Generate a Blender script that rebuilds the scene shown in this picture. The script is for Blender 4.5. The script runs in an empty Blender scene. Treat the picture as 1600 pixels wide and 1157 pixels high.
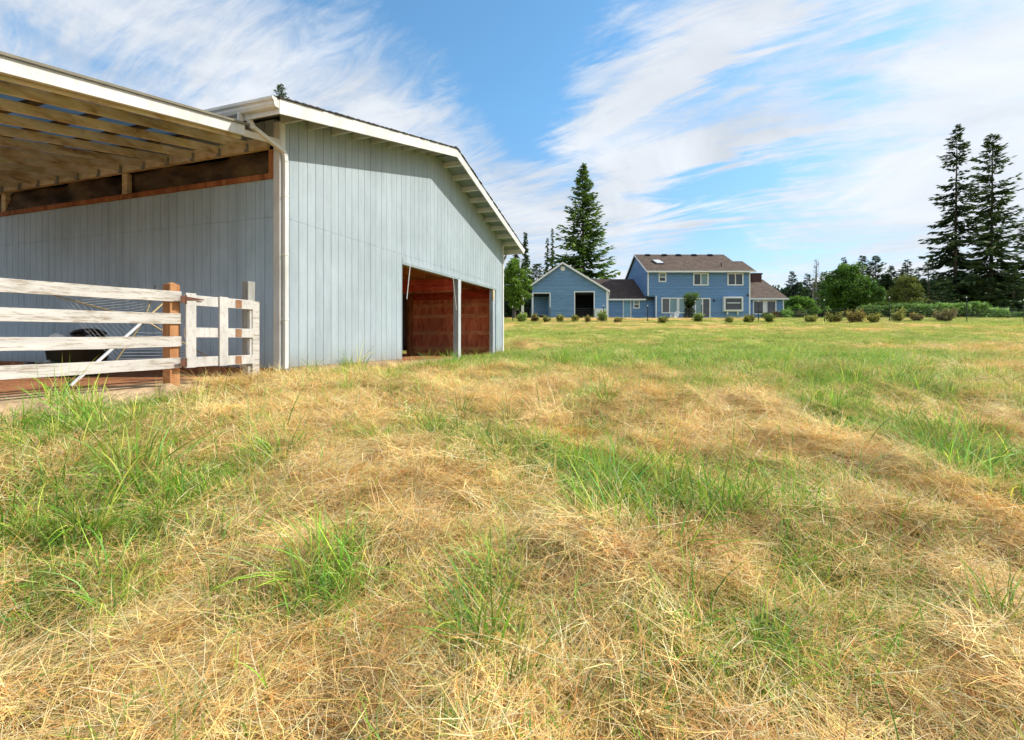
import bpy, math, random
import numpy as np
from mathutils import Vector, Matrix

# ------------------------------------------------------------------ basics
scene = bpy.context.scene
COL = scene.collection
F = 736.0            # focal length in pixels of the 1600 px wide photograph
HZ = 530.0           # horizon row
R = math.radians

def at(px, py, Y):
    """a point of the place, from its measured bearing and its depth"""
    return Vector(((px - 800.0) / F * Y, Y, (HZ - py) / F * Y))

def children(o):
    return [c for c in bpy.data.objects if c.parent == o]

def tag(o, label=None, cat=None, group=None, kind=None):
    if label: o['label'] = label
    if cat: o['category'] = cat
    if group: o['group'] = group
    if kind: o['kind'] = kind
    return o

def empty(name, loc=(0, 0, 0), rz=0.0):
    o = bpy.data.objects.new(name, None)
    o.empty_display_size = 0.3
    o.location = loc
    o.rotation_euler = (0, 0, rz)
    COL.objects.link(o)
    return o

def link_mesh(name, me, parent=None, loc=None):
    o = bpy.data.objects.new(name, me)
    COL.objects.link(o)
    if parent is not None: o.parent = parent
    if loc is not None: o.location = loc
    return o

class MB:
    def __init__(s):
        s.v = []; s.f = []
    def add(s, vs, fs):
        n = len(s.v)
        s.v.extend([tuple(p) for p in vs])
        s.f.extend([tuple(i + n for i in f) for f in fs])
        return s
    def box(s, x0, x1, y0, y1, z0, z1):
        return s.add([(x0,y0,z0),(x1,y0,z0),(x1,y1,z0),(x0,y1,z0),(x0,y0,z1),(x1,y0,z1),(x1,y1,z1),(x0,y1,z1)],
              [(0,3,2,1),(4,5,6,7),(0,1,5,4),(1,2,6,5),(2,3,7,6),(3,0,4,7)])
    def beam(s, p0, p1, w, h, up=(0,0,1)):
        p0 = Vector(p0); p1 = Vector(p1); d = (p1-p0).normalized()
        u = Vector(up)
        sd = d.cross(u).normalized(); u = sd.cross(d).normalized()
        a = sd*(w/2); b = u*(h/2)
        vs = []
        for p in (p0, p1):
            vs += [p-a-b, p+a-b, p+a+b, p-a+b]
        return s.add(vs, [(0,1,2,3),(7,6,5,4),(0,4,5,1),(1,5,6,2),(2,6,7,3),(3,7,4,0)])
    def tube(s, pts, rad, n=6, cap=True):
        pts = [Vector(p) for p in pts]
        if not isinstance(rad, (list, tuple)): rad = [rad]*len(pts)
        base = len(s.v)
        prev = None
        for i, p in enumerate(pts):
            d = (pts[min(i+1, len(pts)-1)] - pts[max(i-1, 0)])
            d = d.normalized() if d.length > 1e-9 else Vector((0,0,1))
            if prev is None:
                a = d.cross(Vector((0,0,1)) if abs(d.z) < .9 else Vector((1,0,0))).normalized()
            else:
                a = (prev - d*prev.dot(d)).normalized()
            prev = a
            b = d.cross(a)
            for k in range(n):
                t = 2*math.pi*k/n
                q = p + (a*math.cos(t) + b*math.sin(t))*rad[i]
                s.v.append(tuple(q))
        for i in range(len(pts)-1):
            for k in range(n):
                k2 = (k+1) % n
                s.f.append((base+i*n+k, base+i*n+k2, base+(i+1)*n+k2, base+(i+1)*n+k))
        if cap:
            s.f.append(tuple(base+k for k in range(n))[::-1])
            s.f.append(tuple(base+(len(pts)-1)*n+k for k in range(n)))
        return s
    def prism(s, pts, ext):
        """closed polygon pts swept along ext"""
        e = Vector(ext); n = len(pts)
        vs = [Vector(p) for p in pts] + [Vector(p)+e for p in pts]
        return s.add(vs, [tuple(range(n))[::-1], tuple(range(n, 2*n))] + [(k, (k+1) % n, n+(k+1) % n, n+k) for k in range(n)])
    def slab(s, quad, t):
        """a sheet of thickness t, quad = its top face (counter-clockwise from above); t hangs below, vertically"""
        return s.prism([Vector(p) for p in quad], (0, 0, -t))
    def lathe(s, prof, n=16, c=(0,0,0)):
        base = len(s.v); m = len(prof)
        for r, z in prof:
            for k in range(n):
                t = 2*math.pi*k/n
                s.v.append((c[0]+r*math.cos(t), c[1]+r*math.sin(t), c[2]+z))
        for i in range(m-1):
            for k in range(n):
                k2 = (k+1) % n
                s.f.append((base+i*n+k, base+i*n+k2, base+(i+1)*n+k2, base+(i+1)*n+k))
        return s
    def build(s, name, mat, parent=None, bevel=0.0, smooth=False, loc=None):
        me = bpy.data.meshes.new(name)
        me.from_pydata(s.v, [], s.f)
        me.validate(verbose=False)
        # consistent outward normals
        import bmesh
        bm = bmesh.new(); bm.from_mesh(me)
        bmesh.ops.recalc_face_normals(bm, faces=bm.faces)
        bm.to_mesh(me); bm.free()
        if smooth:
            me.polygons.foreach_set('use_smooth', [True]*len(me.polygons))
        if mat: me.materials.append(mat)
        o = link_mesh(name, me, parent, loc)
        if bevel > 0:
            m = o.modifiers.new('soft edges', 'BEVEL')
            m.width = bevel; m.segments = 2; m.limit_method = 'ANGLE'
        return o

def np_mesh(name, verts, faces, col=None, mat=None):
    """faces: (n,4) int array (a triangle repeats nothing: use quads) ; col: per vertex rgb"""
    me = bpy.data.meshes.new(name)
    nv = len(verts); nf = len(faces); k = faces.shape[1]
    me.vertices.add(nv)
    me.vertices.foreach_set('co', np.asarray(verts, dtype=np.float32).ravel())
    me.loops.add(nf*k)
    me.loops.foreach_set('vertex_index', faces.astype(np.int32).ravel())
    me.polygons.add(nf)
    me.polygons.foreach_set('loop_start', np.arange(nf, dtype=np.int32)*k)
    me.update(calc_edges=True)
    if col is not None:
        a = me.color_attributes.new('tint', 'FLOAT_COLOR', 'POINT')
        c = np.ones((nv, 4), dtype=np.float32); c[:, :3] = col
        a.data.foreach_set('color', c.ravel())
    if mat: me.materials.append(mat)
    return me

# ------------------------------------------------------------------ materials
class NT:
    def __init__(s, name):
        s.m = bpy.data.materials.new(name); s.m.use_nodes = True
        s.t = s.m.node_tree; s.n = s.t.nodes; s.l = s.t.links
        s.p = s.n['Principled BSDF']; s.out = s.n['Material Output']
        s.p.inputs['Specular IOR Level'].default_value = 0.25
    def new(s, kind, **kw):
        n = s.n.new(kind)
        for k, v in kw.items(): setattr(n, k, v)
        return n
    def coord(s, which='Object', scale=(1,1,1)):
        c = s.new('ShaderNodeTexCoord'); m = s.new('ShaderNodeMapping')
        m.inputs['Scale'].default_value = scale
        s.l.new(c.outputs[which], m.inputs['Vector'])
        return m.outputs['Vector']
    def noise(s, vec, scale=5, detail=6, rough=.6, dist=0):
        n = s.new('ShaderNodeTexNoise')
        n.inputs['Scale'].default_value = scale; n.inputs['Detail'].default_value = detail
        n.inputs['Roughness'].default_value = rough; n.inputs['Distortion'].default_value = dist
        s.l.new(vec, n.inputs['Vector'])
        return n.outputs['Fac']
    def ramp(s, fac, stops):
        r = s.new('ShaderNodeValToRGB')
        e = r.color_ramp.elements
        while len(e) < len(stops): e.new(0.5)
        for i, (p, c) in enumerate(stops):
            e[i].position = p; e[i].color = (c[0], c[1], c[2], 1)
        s.l.new(fac, r.inputs['Fac'])
        return r.outputs['Color']
    def mix(s, fac, a, b, mode='MIX'):
        m = s.new('ShaderNodeMix', data_type='RGBA', blend_type=mode)
        for sock, v in ((m.inputs[0], fac), (m.inputs[6], a), (m.inputs[7], b)):
            if hasattr(v, 'is_linked') or hasattr(v, 'links'): s.l.new(v, sock)
            elif isinstance(v, (int, float)): sock.default_value = v
            else: sock.default_value = (v[0], v[1], v[2], 1)
        return m.outputs[2]
    def math(s, op, a, b=None, c=None, clamp=False):
        m = s.new('ShaderNodeMath', operation=op); m.use_clamp = clamp
        for i, v in enumerate((a, b, c)):
            if v is None: continue
            if isinstance(v, (int, float)): m.inputs[i].default_value = v
            else: s.l.new(v, m.inputs[i])
        return m.outputs[0]
    def base(s, c, rough=.7):
        if isinstance(c, tuple): s.p.inputs['Base Color'].default_value = (c[0], c[1], c[2], 1)
        else: s.l.new(c, s.p.inputs['Base Color'])
        s.p.inputs['Roughness'].default_value = rough
    def bump(s, h, strength=.3, dist=.01):
        b = s.new('ShaderNodeBump'); b.inputs['Strength'].default_value = strength
        b.inputs['Distance'].default_value = dist
        s.l.new(h, b.inputs['Height']); s.l.new(b.outputs['Normal'], s.p.inputs['Normal'])

def mat_paint(name, c, wear=None, amt=.5, rough=.65, scale=(1,1,1), grain=3.0, bump=.15):
    """weathered paint: streaks along the mapping, dirt blotches"""
    t = NT(name)
    v = t.coord('Object', scale)
    n1 = t.noise(v, grain, 8, .65)
    n2 = t.noise(t.coord('Object'), .8, 5, .6)
    d = tuple(x*.80 for x in c); b = tuple(min(1, x*1.12) for x in c)
    col = t.ramp(n1, [(.30, d), (.5, c), (.72, b)])
    blot = t.ramp(n2, [(.35, (.80, .80, .76)), (.6, (1, 1, 1))])
    col = t.mix(.8, col, blot, 'MULTIPLY')
    if wear:
        n3 = t.noise(v, grain*2.3, 9, .75)
        k = t.ramp(n3, [(.60-.2*amt, (0,0,0)), (.70-.2*amt, (1,1,1))])
        sep = t.new('ShaderNodeSeparateColor'); t.l.new(k, sep.inputs[0])
        col = t.mix(sep.outputs[0], col, wear)
    t.base(col, rough)
    t.bump(n1, bump, .01)
    return t.m

def mat_siding(name, c, wear, amt):
    """painted boards: each board a little different, streaks, a dirty foot, nail heads on the girt lines"""
    t = NT(name)
    tc = t.new('ShaderNodeTexCoord'); sp = t.new('ShaderNodeSeparateXYZ'); t.l.new(tc.outputs['Object'], sp.inputs[0])
    v = t.coord('Object', (1,1,.14))
    n1 = t.noise(v, 6.5, 9, .68); n2 = t.noise(t.coord('Object'), .7, 6, .65); n3 = t.noise(v, 14, 8, .75)
    col = t.ramp(n1, [(.3, tuple(x*.86 for x in c)), (.5, c), (.72, tuple(x*1.09 for x in c))])
    xy = t.math('ADD', sp.outputs['X'], sp.outputs['Y'])
    bi = t.math('FLOOR', t.math('DIVIDE', xy, .2))
    wn = t.new('ShaderNodeTexWhiteNoise', noise_dimensions='1D'); t.l.new(bi, wn.inputs['W'])
    col = t.mix(1, col, t.ramp(wn.outputs['Value'], [(0, (.94,.94,.945)), (1, (1.04,1.04,1.03))]), 'MULTIPLY')
    col = t.mix(.9, col, t.ramp(n2, [(.32, (.84,.85,.83)), (.62, (1.02,1.02,1.02))]), 'MULTIPLY')
    k = t.ramp(n3, [(.66-.1*amt, (0,0,0)), (.76-.1*amt, (1,1,1))])
    sep = t.new('ShaderNodeSeparateColor'); t.l.new(k, sep.inputs[0])
    col = t.mix(t.math('MULTIPLY', sep.outputs[0], amt), col, wear)
    foot = t.math('SUBTRACT', 1.0, t.math('DIVIDE', t.math('SUBTRACT', sp.outputs['Z'], .10), t.math('MULTIPLY_ADD', n2, .9, .05)), clamp=True)
    foot = t.math('MULTIPLY', t.math('MULTIPLY', foot, foot), t.math('MULTIPLY_ADD', n1, .9, .10), clamp=True)
    col = t.mix(foot, col, (.23,.18,.12))
    fx = t.math('ABSOLUTE', t.math('SUBTRACT', t.math('FRACT', t.math('DIVIDE', t.math('ADD', xy, .03), .2)), .5))
    fz = t.math('ABSOLUTE', t.math('SUBTRACT', t.math('FRACT', t.math('DIVIDE', t.math('ADD', sp.outputs['Z'], .11), .61)), .5))
    nail = t.math('MULTIPLY', t.math('LESS_THAN', fx, .022), t.math('LESS_THAN', fz, .0075))
    col = t.mix(t.math('MULTIPLY', nail, .6), col, (.20,.15,.12))
    t.base(col, .62)
    t.bump(n1, .14, .01)
    return t.m

def mat_wood(name, stops, scale=(1,1,1), grain=4.0, rough=.8, bump=.3):
    t = NT(name)
    v = t.coord('Object', scale)
    n = t.noise(v, grain, 9, .65, .4)
    n2 = t.noise(t.coord('Object'), 1.1, 4, .6)
    col = t.ramp(n, stops)
    col = t.mix(.75, col, t.ramp(n2, [(.3, (.6,.6,.6)), (.65, (1.1,1.1,1.1))]), 'MULTIPLY')
    t.base(col, rough)
    t.bump(n, bump, .01)
    return t.m

def mat_plain(name, c, rough=.6, metal=0, var=.15, scale=6):
    t = NT(name)
    n = t.noise(t.coord('Object'), scale, 5, .6)
    t.base(t.ramp(n, [(.3, tuple(x*(1-var) for x in c)), (.7, tuple(min(1, x*(1+var)) for x in c))]), rough)
    t.p.inputs['Metallic'].default_value = metal
    return t.m

def mat_lap(name, c, pitch=.2, line=.55):
    """horizontal lap siding: each board a touch darker under the lap above"""
    t = NT(name)
    sp = t.new('ShaderNodeSeparateXYZ'); tc = t.new('ShaderNodeTexCoord')
    t.l.new(tc.outputs['Object'], sp.inputs[0])
    u = t.math('FRACT', t.math('DIVIDE', sp.outputs['Z'], pitch))
    h = t.ramp(u, [(0, (0,0,0)), (.06, (.15,.15,.15)), (.95, (1,1,1)), (1, (0,0,0))])
    lines = t.ramp(u, [(0, (.92,.92,.92)), (.6, (1,1,1)), (.86, (.97,.97,.97)), (.9, (line,line,line)), (1, (line,line,line))])
    board = t.math('FLOOR', t.math('DIVIDE', sp.outputs['Z'], pitch))
    wn = t.new('ShaderNodeTexWhiteNoise', noise_dimensions='1D'); t.l.new(board, wn.inputs['W'])
    bvar = t.ramp(wn.outputs['Value'], [(0, (.90,.90,.92)), (1, (1.06,1.06,1.04))])
    n = t.noise(t.coord('Object', (1,1,4)), 1.2, 6, .65)
    col = t.ramp(n, [(.3, tuple(x*.86 for x in c)), (.7, tuple(x*1.12 for x in c))])
    col = t.mix(1, col, bvar, 'MULTIPLY'); col = t.mix(1, col, lines, 'MULTIPLY')
    t.base(col, .6)
    return t.m

def mat_shingle(name, c, row=.16):
    t = NT(name)
    v = t.coord('Object')
    br = t.new('ShaderNodeTexBrick')
    br.inputs['Scale'].default_value = 1; br.inputs['Mortar Size'].default_value = .012
    br.inputs['Brick Width'].default_value = .33; br.inputs['Row Height'].default_value = row
    br.inputs['Color1'].default_value = (c[0]*.72, c[1]*.72, c[2]*.72, 1)
    br.inputs['Color2'].default_value = (c[0]*1.3, c[1]*1.28, c[2]*1.25, 1)
    br.inputs['Mortar'].default_value = (c[0]*.45, c[1]*.45, c[2]*.45, 1)
    t.l.new(v, br.inputs['Vector'])
    n = t.noise(v, 1.6, 8, .75)
    n2 = t.noise(t.coord('Object', (.35, 3, 3)), 1.5, 6, .7)
    col = t.mix(1, br.outputs['Color'], t.ramp(n, [(.3, (.72,.72,.72)), (.7, (1.22,1.2,1.18))]), 'MULTIPLY')
    col = t.mix(1, col, t.ramp(n2, [(.3, (.8,.8,.8)), (.7, (1.15,1.15,1.15))]), 'MULTIPLY')
    t.base(col, .85)
    t.bump(n, .4, .02)
    return t.m

def mat_glass(name, c=(.02,.025,.03), rough=.04):
    t = NT(name)
    t.base(c, rough)
    t.p.inputs['Specular IOR Level'].default_value = .8
    return t.m

def mat_leaf(name, gain=1.0, trans=.35, rough=.55, patchy=None):
    """leaves and blades: colour per blade, varied per plant, lit through from behind"""
    t = NT(name)
    a = t.new('ShaderNodeAttribute', attribute_name='tint')
    oi = t.new('ShaderNodeObjectInfo')
    k = t.math('MULTIPLY_ADD', oi.outputs['Random'], .55*gain, .74*gain)
    cm = t.new('ShaderNodeVectorMath', operation='SCALE')
    t.l.new(a.outputs['Color'], cm.inputs[0]); t.l.new(k, cm.inputs['Scale'])
    if patchy:      # weathered and fresh swaths across the field
        g = t.new('ShaderNodeNewGeometry')
        n1 = t.noise(g.outputs['Position'], 1.5, 7, .72, .5)
        sw = t.ramp(n1, patchy)
        c2 = t.mix(1, cm.outputs[0], sw, 'MULTIPLY')
        class _o: outputs = [c2]
        cm = _o
    d = t.new('ShaderNodeBsdfDiffuse'); tr = t.new('ShaderNodeBsdfTranslucent')
    gl = t.new('ShaderNodeBsdfGlossy'); gl.inputs['Roughness'].default_value = rough
    t.l.new(cm.outputs[0], d.inputs['Color']); t.l.new(cm.outputs[0], tr.inputs['Color'])
    m = t.new('ShaderNodeMixShader'); m.inputs[0].default_value = trans
    t.l.new(d.outputs[0], m.inputs[1]); t.l.new(tr.outputs[0], m.inputs[2])
    m2 = t.new('ShaderNodeMixShader'); m2.inputs[0].default_value = .03
    t.l.new(m.outputs[0], m2.inputs[1]); t.l.new(gl.outputs[0], m2.inputs[2])
    t.l.new(m2.outputs[0], t.out.inputs['Surface'])
    return t.m
# ------------------------------------------------------------------ the lie of the land
def _h(ix, iy, seed):
    n = (ix*374761393 + iy*668265263 + seed*144269504) & 0xffffffff
    n = ((n ^ (n >> 13))*1274126177) & 0xffffffff
    return ((n ^ (n >> 16)) & 0xffff)/65535.0
def vnoise(x, y, seed=0):
    x = np.asarray(x, dtype=np.float64); y = np.asarray(y, dtype=np.float64)
    ix = np.floor(x).astype(np.int64); iy = np.floor(y).astype(np.int64)
    fx = x-ix; fy = y-iy
    fx = fx*fx*(3-2*fx); fy = fy*fy*(3-2*fy)
    a = _h(ix, iy, seed); b = _h(ix+1, iy, seed); c = _h(ix, iy+1, seed); d = _h(ix+1, iy+1, seed)
    return (a*(1-fx)+b*fx)*(1-fy) + (c*(1-fx)+d*fx)*fy
def fbm(x, y, seed=0, oct=4):
    s = 0; amp = .5; tot = 0
    for i in range(oct):
        s = s + amp*vnoise(x*2**i, y*2**i, seed+i*17); tot += amp; amp *= .55
    return s/tot

BC = Vector((-3.753, 7.61))          # barn corner in plan
BD = Vector((.3216, .9469))          # along the barn front
BL = Vector((-.9469, .3216))         # into the barn
BANG = math.atan2(BD.y, BD.x)
PADZ = -.60                          # ground level at the barn

def to_barn(X, Y):
    dx = X-BC.x; dy = Y-BC.y
    return dx*BD.x+dy*BD.y, dx*BL.x+dy*BL.y
def from_barn(lx, ly):
    return BC.x+lx*BD.x+ly*BL.x, BC.y+lx*BD.y+ly*BL.y

PY = [-60, -8, 0, 1.5, 4, 7.6, 12, 18, 24, 30, 36, 42, 46, 50, 60, 3000]
PZ = [-3.2, -1.75, -1.27, -1.16, -.93, -.66, -.57, -.46, -.02, .50, 1.05, 1.62, 2.06, 2.2, 2.2, 2.2]
def sstep(x):
    x = np.clip(x, 0, 1); return x*x*(3-2*x)
def gz_base(X, Y):
    X = np.asarray(X, dtype=float); Y = np.asarray(Y, dtype=float)
    # smooth the profile a little
    z = (np.interp(Y-1.2, PY, PZ) + np.interp(Y, PY, PZ)*2 + np.interp(Y+1.2, PY, PZ))/4
    z = np.where(Y < 3, np.interp(Y, PY, PZ), z)
    lx, ly = to_barn(X, Y)
    ox = np.maximum(np.maximum(-5.2-lx, lx-10.7), 0); oy = np.maximum(np.maximum(-.25-ly, ly-14), 0)
    d = np.hypot(ox, oy)
    w = 1-sstep(d/3.4)
    return z*(1-w) + PADZ*w
def pad_w(X, Y):
    lx, ly = to_barn(np.asarray(X, float), np.asarray(Y, float))
    ox = np.maximum(np.maximum(-6.2-lx, lx-10.7), 0); oy = np.maximum(np.maximum(-.05-ly, ly-14), 0)
    return 1-sstep(np.hypot(ox, oy)/.5)

def hit(px, py):
    """where the sight line of a photo pixel meets the ground"""
    Y = np.linspace(1.0, 60, 6000)
    X = (px-800)/F*Y; z = (HZ-py)/F*Y
    g = gz_base(X, Y)
    i = np.argmax(z <= g)
    if z[i] > g[i]: i = len(Y)-1
    return float(X[i]), float(Y[i])

# green patches of the meadow: photo column, row, half width, half height, strength
GREEN_PX = [
 (90,655,170,38,1.2),(240,640,45,14,1.1),(60,700,80,25,.8),(205,690,60,16,.6),(150,770,110,45,.95),(230,815,130,42,1.15),(60,850,110,55,.9),
 (330,735,60,24,.55),(400,725,26,42,1.1),(415,640,30,10,.5),(450,668,55,16,.5),(500,900,62,70,1.15),(60,960,110,50,.7),(20,1040,80,45,.5),
 (330,860,70,28,.4),(690,690,50,26,.7),(760,700,80,34,.9),(850,745,80,40,.95),(905,775,50,45,.9),(965,770,52,48,1.25),(1040,760,40,40,.7),
 (770,950,70,50,.9),(860,1000,70,34,.7),(740,1040,60,40,.6),(680,780,30,16,.4),(590,690,60,18,.45),(470,760,20,30,.6),
 (1120,800,90,34,.85),(1010,800,60,30,.7),(1230,745,60,26,.45),(1330,790,80,36,.75),(1300,880,90,45,.75),(1150,740,40,18,.7),
 (1440,690,100,38,1.2),(1530,720,110,42,1.35),(1590,760,90,30,1.1),(1380,655,70,22,.8),(1560,630,90,28,.6),(1250,640,60,16,.35),
 (1080,990,120,60,.75),(1200,1000,120,50,.8),(1330,960,90,60,.7),(1500,930,110,50,.55),(1560,1000,70,60,.5),(1400,900,60,30,.5),(1180,860,60,30,.45),
 (1000,560,260,14,1.0),(860,566,110,12,1.1),(790,563,100,9,1.2),(720,570,60,12,1.1),(1200,575,160,16,.95),(1330,560,240,14,.9),(1500,590,150,26,.6),(1180,590,70,20,.55),
 (1100,610,60,12,.45),(1330,610,110,16,.5),(565,592,60,9,.8),(640,590,30,8,.6),(530,580,24,12,.5),(930,632,34,14,.7),(1060,605,50,14,.5),(780,620,30,8,.3),
 (900,530,300,10,.35),(1350,527,300,9,.45),(1450,535,200,8,.5),(1550,505,90,6,.9),(1150,545,200,9,.6),(1000,505,220,4,.25),(300,620,30,8,.4)]
_patches = []
for cx, cy, rx, ry, st in GREEN_PX:
    X, Y = hit(cx, cy)
    ex = abs(rx)/F*Y
    y1 = hit(cx, min(cy+ry, 1150))[1]; y0 = hit(cx, max(cy-ry, 497.5))[1]
    ey = max(.12, (y0-y1)/2)
    _patches.append((X, (y0+y1)/2, max(.12, ex), min(ey, 8), st))
def green_mask(X, Y):
    X = np.asarray(X, float); Y = np.asarray(Y, float)
    wx = X + .5*(fbm(X*1.3, Y*1.3, 5)-.5)*np.minimum(1+Y*.08, 3); wy = Y + .5*(fbm(X*1.3, Y*1.3, 9)-.5)*np.minimum(1+Y*.08, 3)
    g = np.zeros_like(X)
    for px, py, ex, ey, st in _patches:
        g += st*np.exp(-((wx-px)/ex)**2*1.0 - ((wy-py)/ey)**2*1.0)
    far = sstep((Y-17)/14)
    g = g + .03 + .07*sstep((Y-9)/5) + far*.31 + (.9*(fbm(X*.9, Y*.9, 31, 4)-.5) + .55*(fbm(X*2.6, Y*2.6, 37, 3)-.5)) * (1-.3*far) + far*1.3*(fbm(X*.13, Y*.42, 77, 4)-.5)
    return np.clip(g, 0, 1.3)

# straw mounds and windrows: photo column, row, half width, half height, height
MOUND_PX = [(560,745,110,34,.13),(640,800,120,30,.09),(470,880,60,40,.06),(800,640,160,18,.13),(1000,640,90,18,.11),(1150,640,120,18,.12),(620,620,120,10,.10),
 (520,650,70,16,.08),(330,660,140,16,.07),(880,860,120,30,.10),(940,900,120,40,.10),(1080,850,80,30,.09),(1250,830,110,30,.10),(1380,800,60,20,.08),(1450,830,110,26,.10),
 (1290,700,120,22,.11),(1400,740,90,18,.12),(1500,790,110,20,.12),(720,880,130,40,.06),(250,990,150,40,.08),(700,1020,100,40,.06),(1500,1040,120,40,.10),
 (1420,525,26,4,.28),(1335,528,20,3,.16),(1500,530,24,3,.14),(1380,547,20,3,.14),(1250,530,30,3,.14),(1120,532,40,4,.16),(1050,520,34,3,.16),(870,550,16,4,.18),
 (850,540,70,4,.14),(1000,540,60,4,.12),(1190,548,30,4,.14),(930,525,60,3,.12),(860,566,26,5,.16)]
_mounds = []
for cx, cy, rx, ry, hh in MOUND_PX:
    X, Y = hit(cx, cy)
    y1 = hit(cx, min(cy+ry, 1150))[1]; y0 = hit(cx, max(cy-ry, 498))[1]
    _mounds.append((X, Y, rx/F*Y, min(max(.2, (y0-y1)/2), 1.3), hh))
def mound_mask(X, Y):
    m = np.zeros_like(np.asarray(X, float)); h = np.zeros_like(m)
    for px, py, ex, ey, hh in _mounds:
        e = np.exp(-((X-px)/ex)**2 - ((Y-py)/ey)**2)
        m = np.maximum(m, e); h = h + hh*e
    return m, h
def gz(X, Y, mounds=True):
    X = np.asarray(X, float); Y = np.asarray(Y, float)
    z = gz_base(X, Y)
    pw = pad_w(X, Y)
    amp = 1-.6*sstep((Y-14)/20)
    amp = amp*(1-sstep((Y-44)/4))*np.where(Y < 44, 1, 1)
    lump = .14*(fbm(X*1.15, Y*1.15, 3, 3)-.5) + .16*(fbm(X*3.4, Y*3.4, 13, 3)-.5) + .10*(vnoise(X*8, Y*8, 23)-.5)
    wave = .16*(fbm(X*.33, Y*.33, 63, 2)-.5)
    z = z + (1-pw)*(amp*lump + wave*(1-sstep((Y-40)/6)))
    if mounds:
        z = z + (1-pw)*.75*mound_mask(X, Y)[1]
    return z
def gzp(x, y):
    return float(gz(np.array([x]), np.array([y]))[0])

def build_ground():
    def axis(stops):
        out = []
        for a, b, st in stops: out += list(np.arange(a, b, st))
        return np.array(out+[stops[-1][1]])
    ys = axis([(-60,-6,6),(-6,0,.5),(0,1,.15),(1,7,.04),(7,14,.07),(14,26,.14),(26,52,.3),(52,70,1.5),(70,150,8),(150,3000,190)])
    us = np.concatenate([np.linspace(-60,-2.4,14), np.linspace(-2.2,-1.25,30), np.linspace(-1.22,1.22,420), np.linspace(1.25,2.2,30), np.linspace(2.4,60,14)])
    # columns fan out so the mesh is fine close to the camera and coarse far off
    wid = np.maximum(np.interp(ys, [-60,-6,0,1,3000],[60,6,2.2,2.2,3000]), 2.2)
    Yg, U = np.meshgrid(ys, us, indexing='ij')
    Xg = U*wid[:, None]
    Z = gz(Xg, Yg)
    nR, nC = Xg.shape
    V = np.stack([Xg, Yg, Z], -1).reshape(-1, 3)
    i = np.arange(nR-1)[:, None]*nC + np.arange(nC-1)[None, :]
    Fc = np.stack([i, i+1, i+nC+1, i+nC], -1).reshape(-1, 4)
    x = V[:, 0]; y = V[:, 1]
    g = np.clip(green_mask(x, y), 0, 1)[:, None]
    lx, ly = to_barn(x, y)
    straw = np.array([.82,.53,.20]); green = np.array([.28,.40,.07]); olive = np.array([.46,.45,.11])
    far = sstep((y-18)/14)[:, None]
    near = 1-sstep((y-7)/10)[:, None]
    st = straw*(1-.42*near)  # nearby ground darkened in colour, painted shade beneath the straw and grass
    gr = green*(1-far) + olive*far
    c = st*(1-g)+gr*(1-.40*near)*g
    m = mound_mask(x, y)[0][:, None]
    c = c*(1-m*.5*far)+np.array([.58,.42,.18])*m*.5*far
    c = c*(.75+.5*fbm(x*2.2, y*2.2, 41)[:, None])
    lawn = sstep((y-45.0)/1.5)[:, None]
    c = c*(1-lawn)+np.array([.36,.36,.08])*lawn
    dz = sstep((ly+.75*sstep((-1.0-lx)/1.3)+.30)/.3)*sstep((-.7-lx)/.4)*sstep((lx+7)/1)*(ly < 2)
    pw = np.maximum(pad_w(x, y), dz)[:, None]
    dirt = np.array([.72,.50,.31])*(.6+.8*fbm(x*2.5, y*2.5, 51)[:, None])
    red = sstep((ly-.25)/.9)[:, None]*.85
    dirt = dirt*(1-red)+np.array([.42,.15,.06])*red
    c = c*(1-pw)+dirt*pw
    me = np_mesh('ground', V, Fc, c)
    me.polygons.foreach_set('use_smooth', [True]*len(me.polygons))
    t = NT('meadow soil')
    a = t.new('ShaderNodeAttribute', attribute_name='tint')
    v = t.coord('Object')
    n = t.noise(v, 14, 8, .8); n2 = t.noise(v, 2.4, 8, .75)
    col = t.mix(1, a.outputs['Color'], t.ramp(n, [(.28, (.45,.42,.40)), (.55, (1,1,1)), (.75, (1.35,1.32,1.25))]), 'MULTIPLY')
    col = t.mix(1, col, t.ramp(n2, [(.3, (.72,.74,.70)), (.7, (1.2,1.18,1.15))]), 'MULTIPLY')
    t.base(col, .95); t.p.inputs['Specular IOR Level'].default_value = .1
    t.bump(n, .8, .03)
    me.materials.append(t.m)
    o = link_mesh('ground', me)
    return tag(o, kind='structure')

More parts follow.
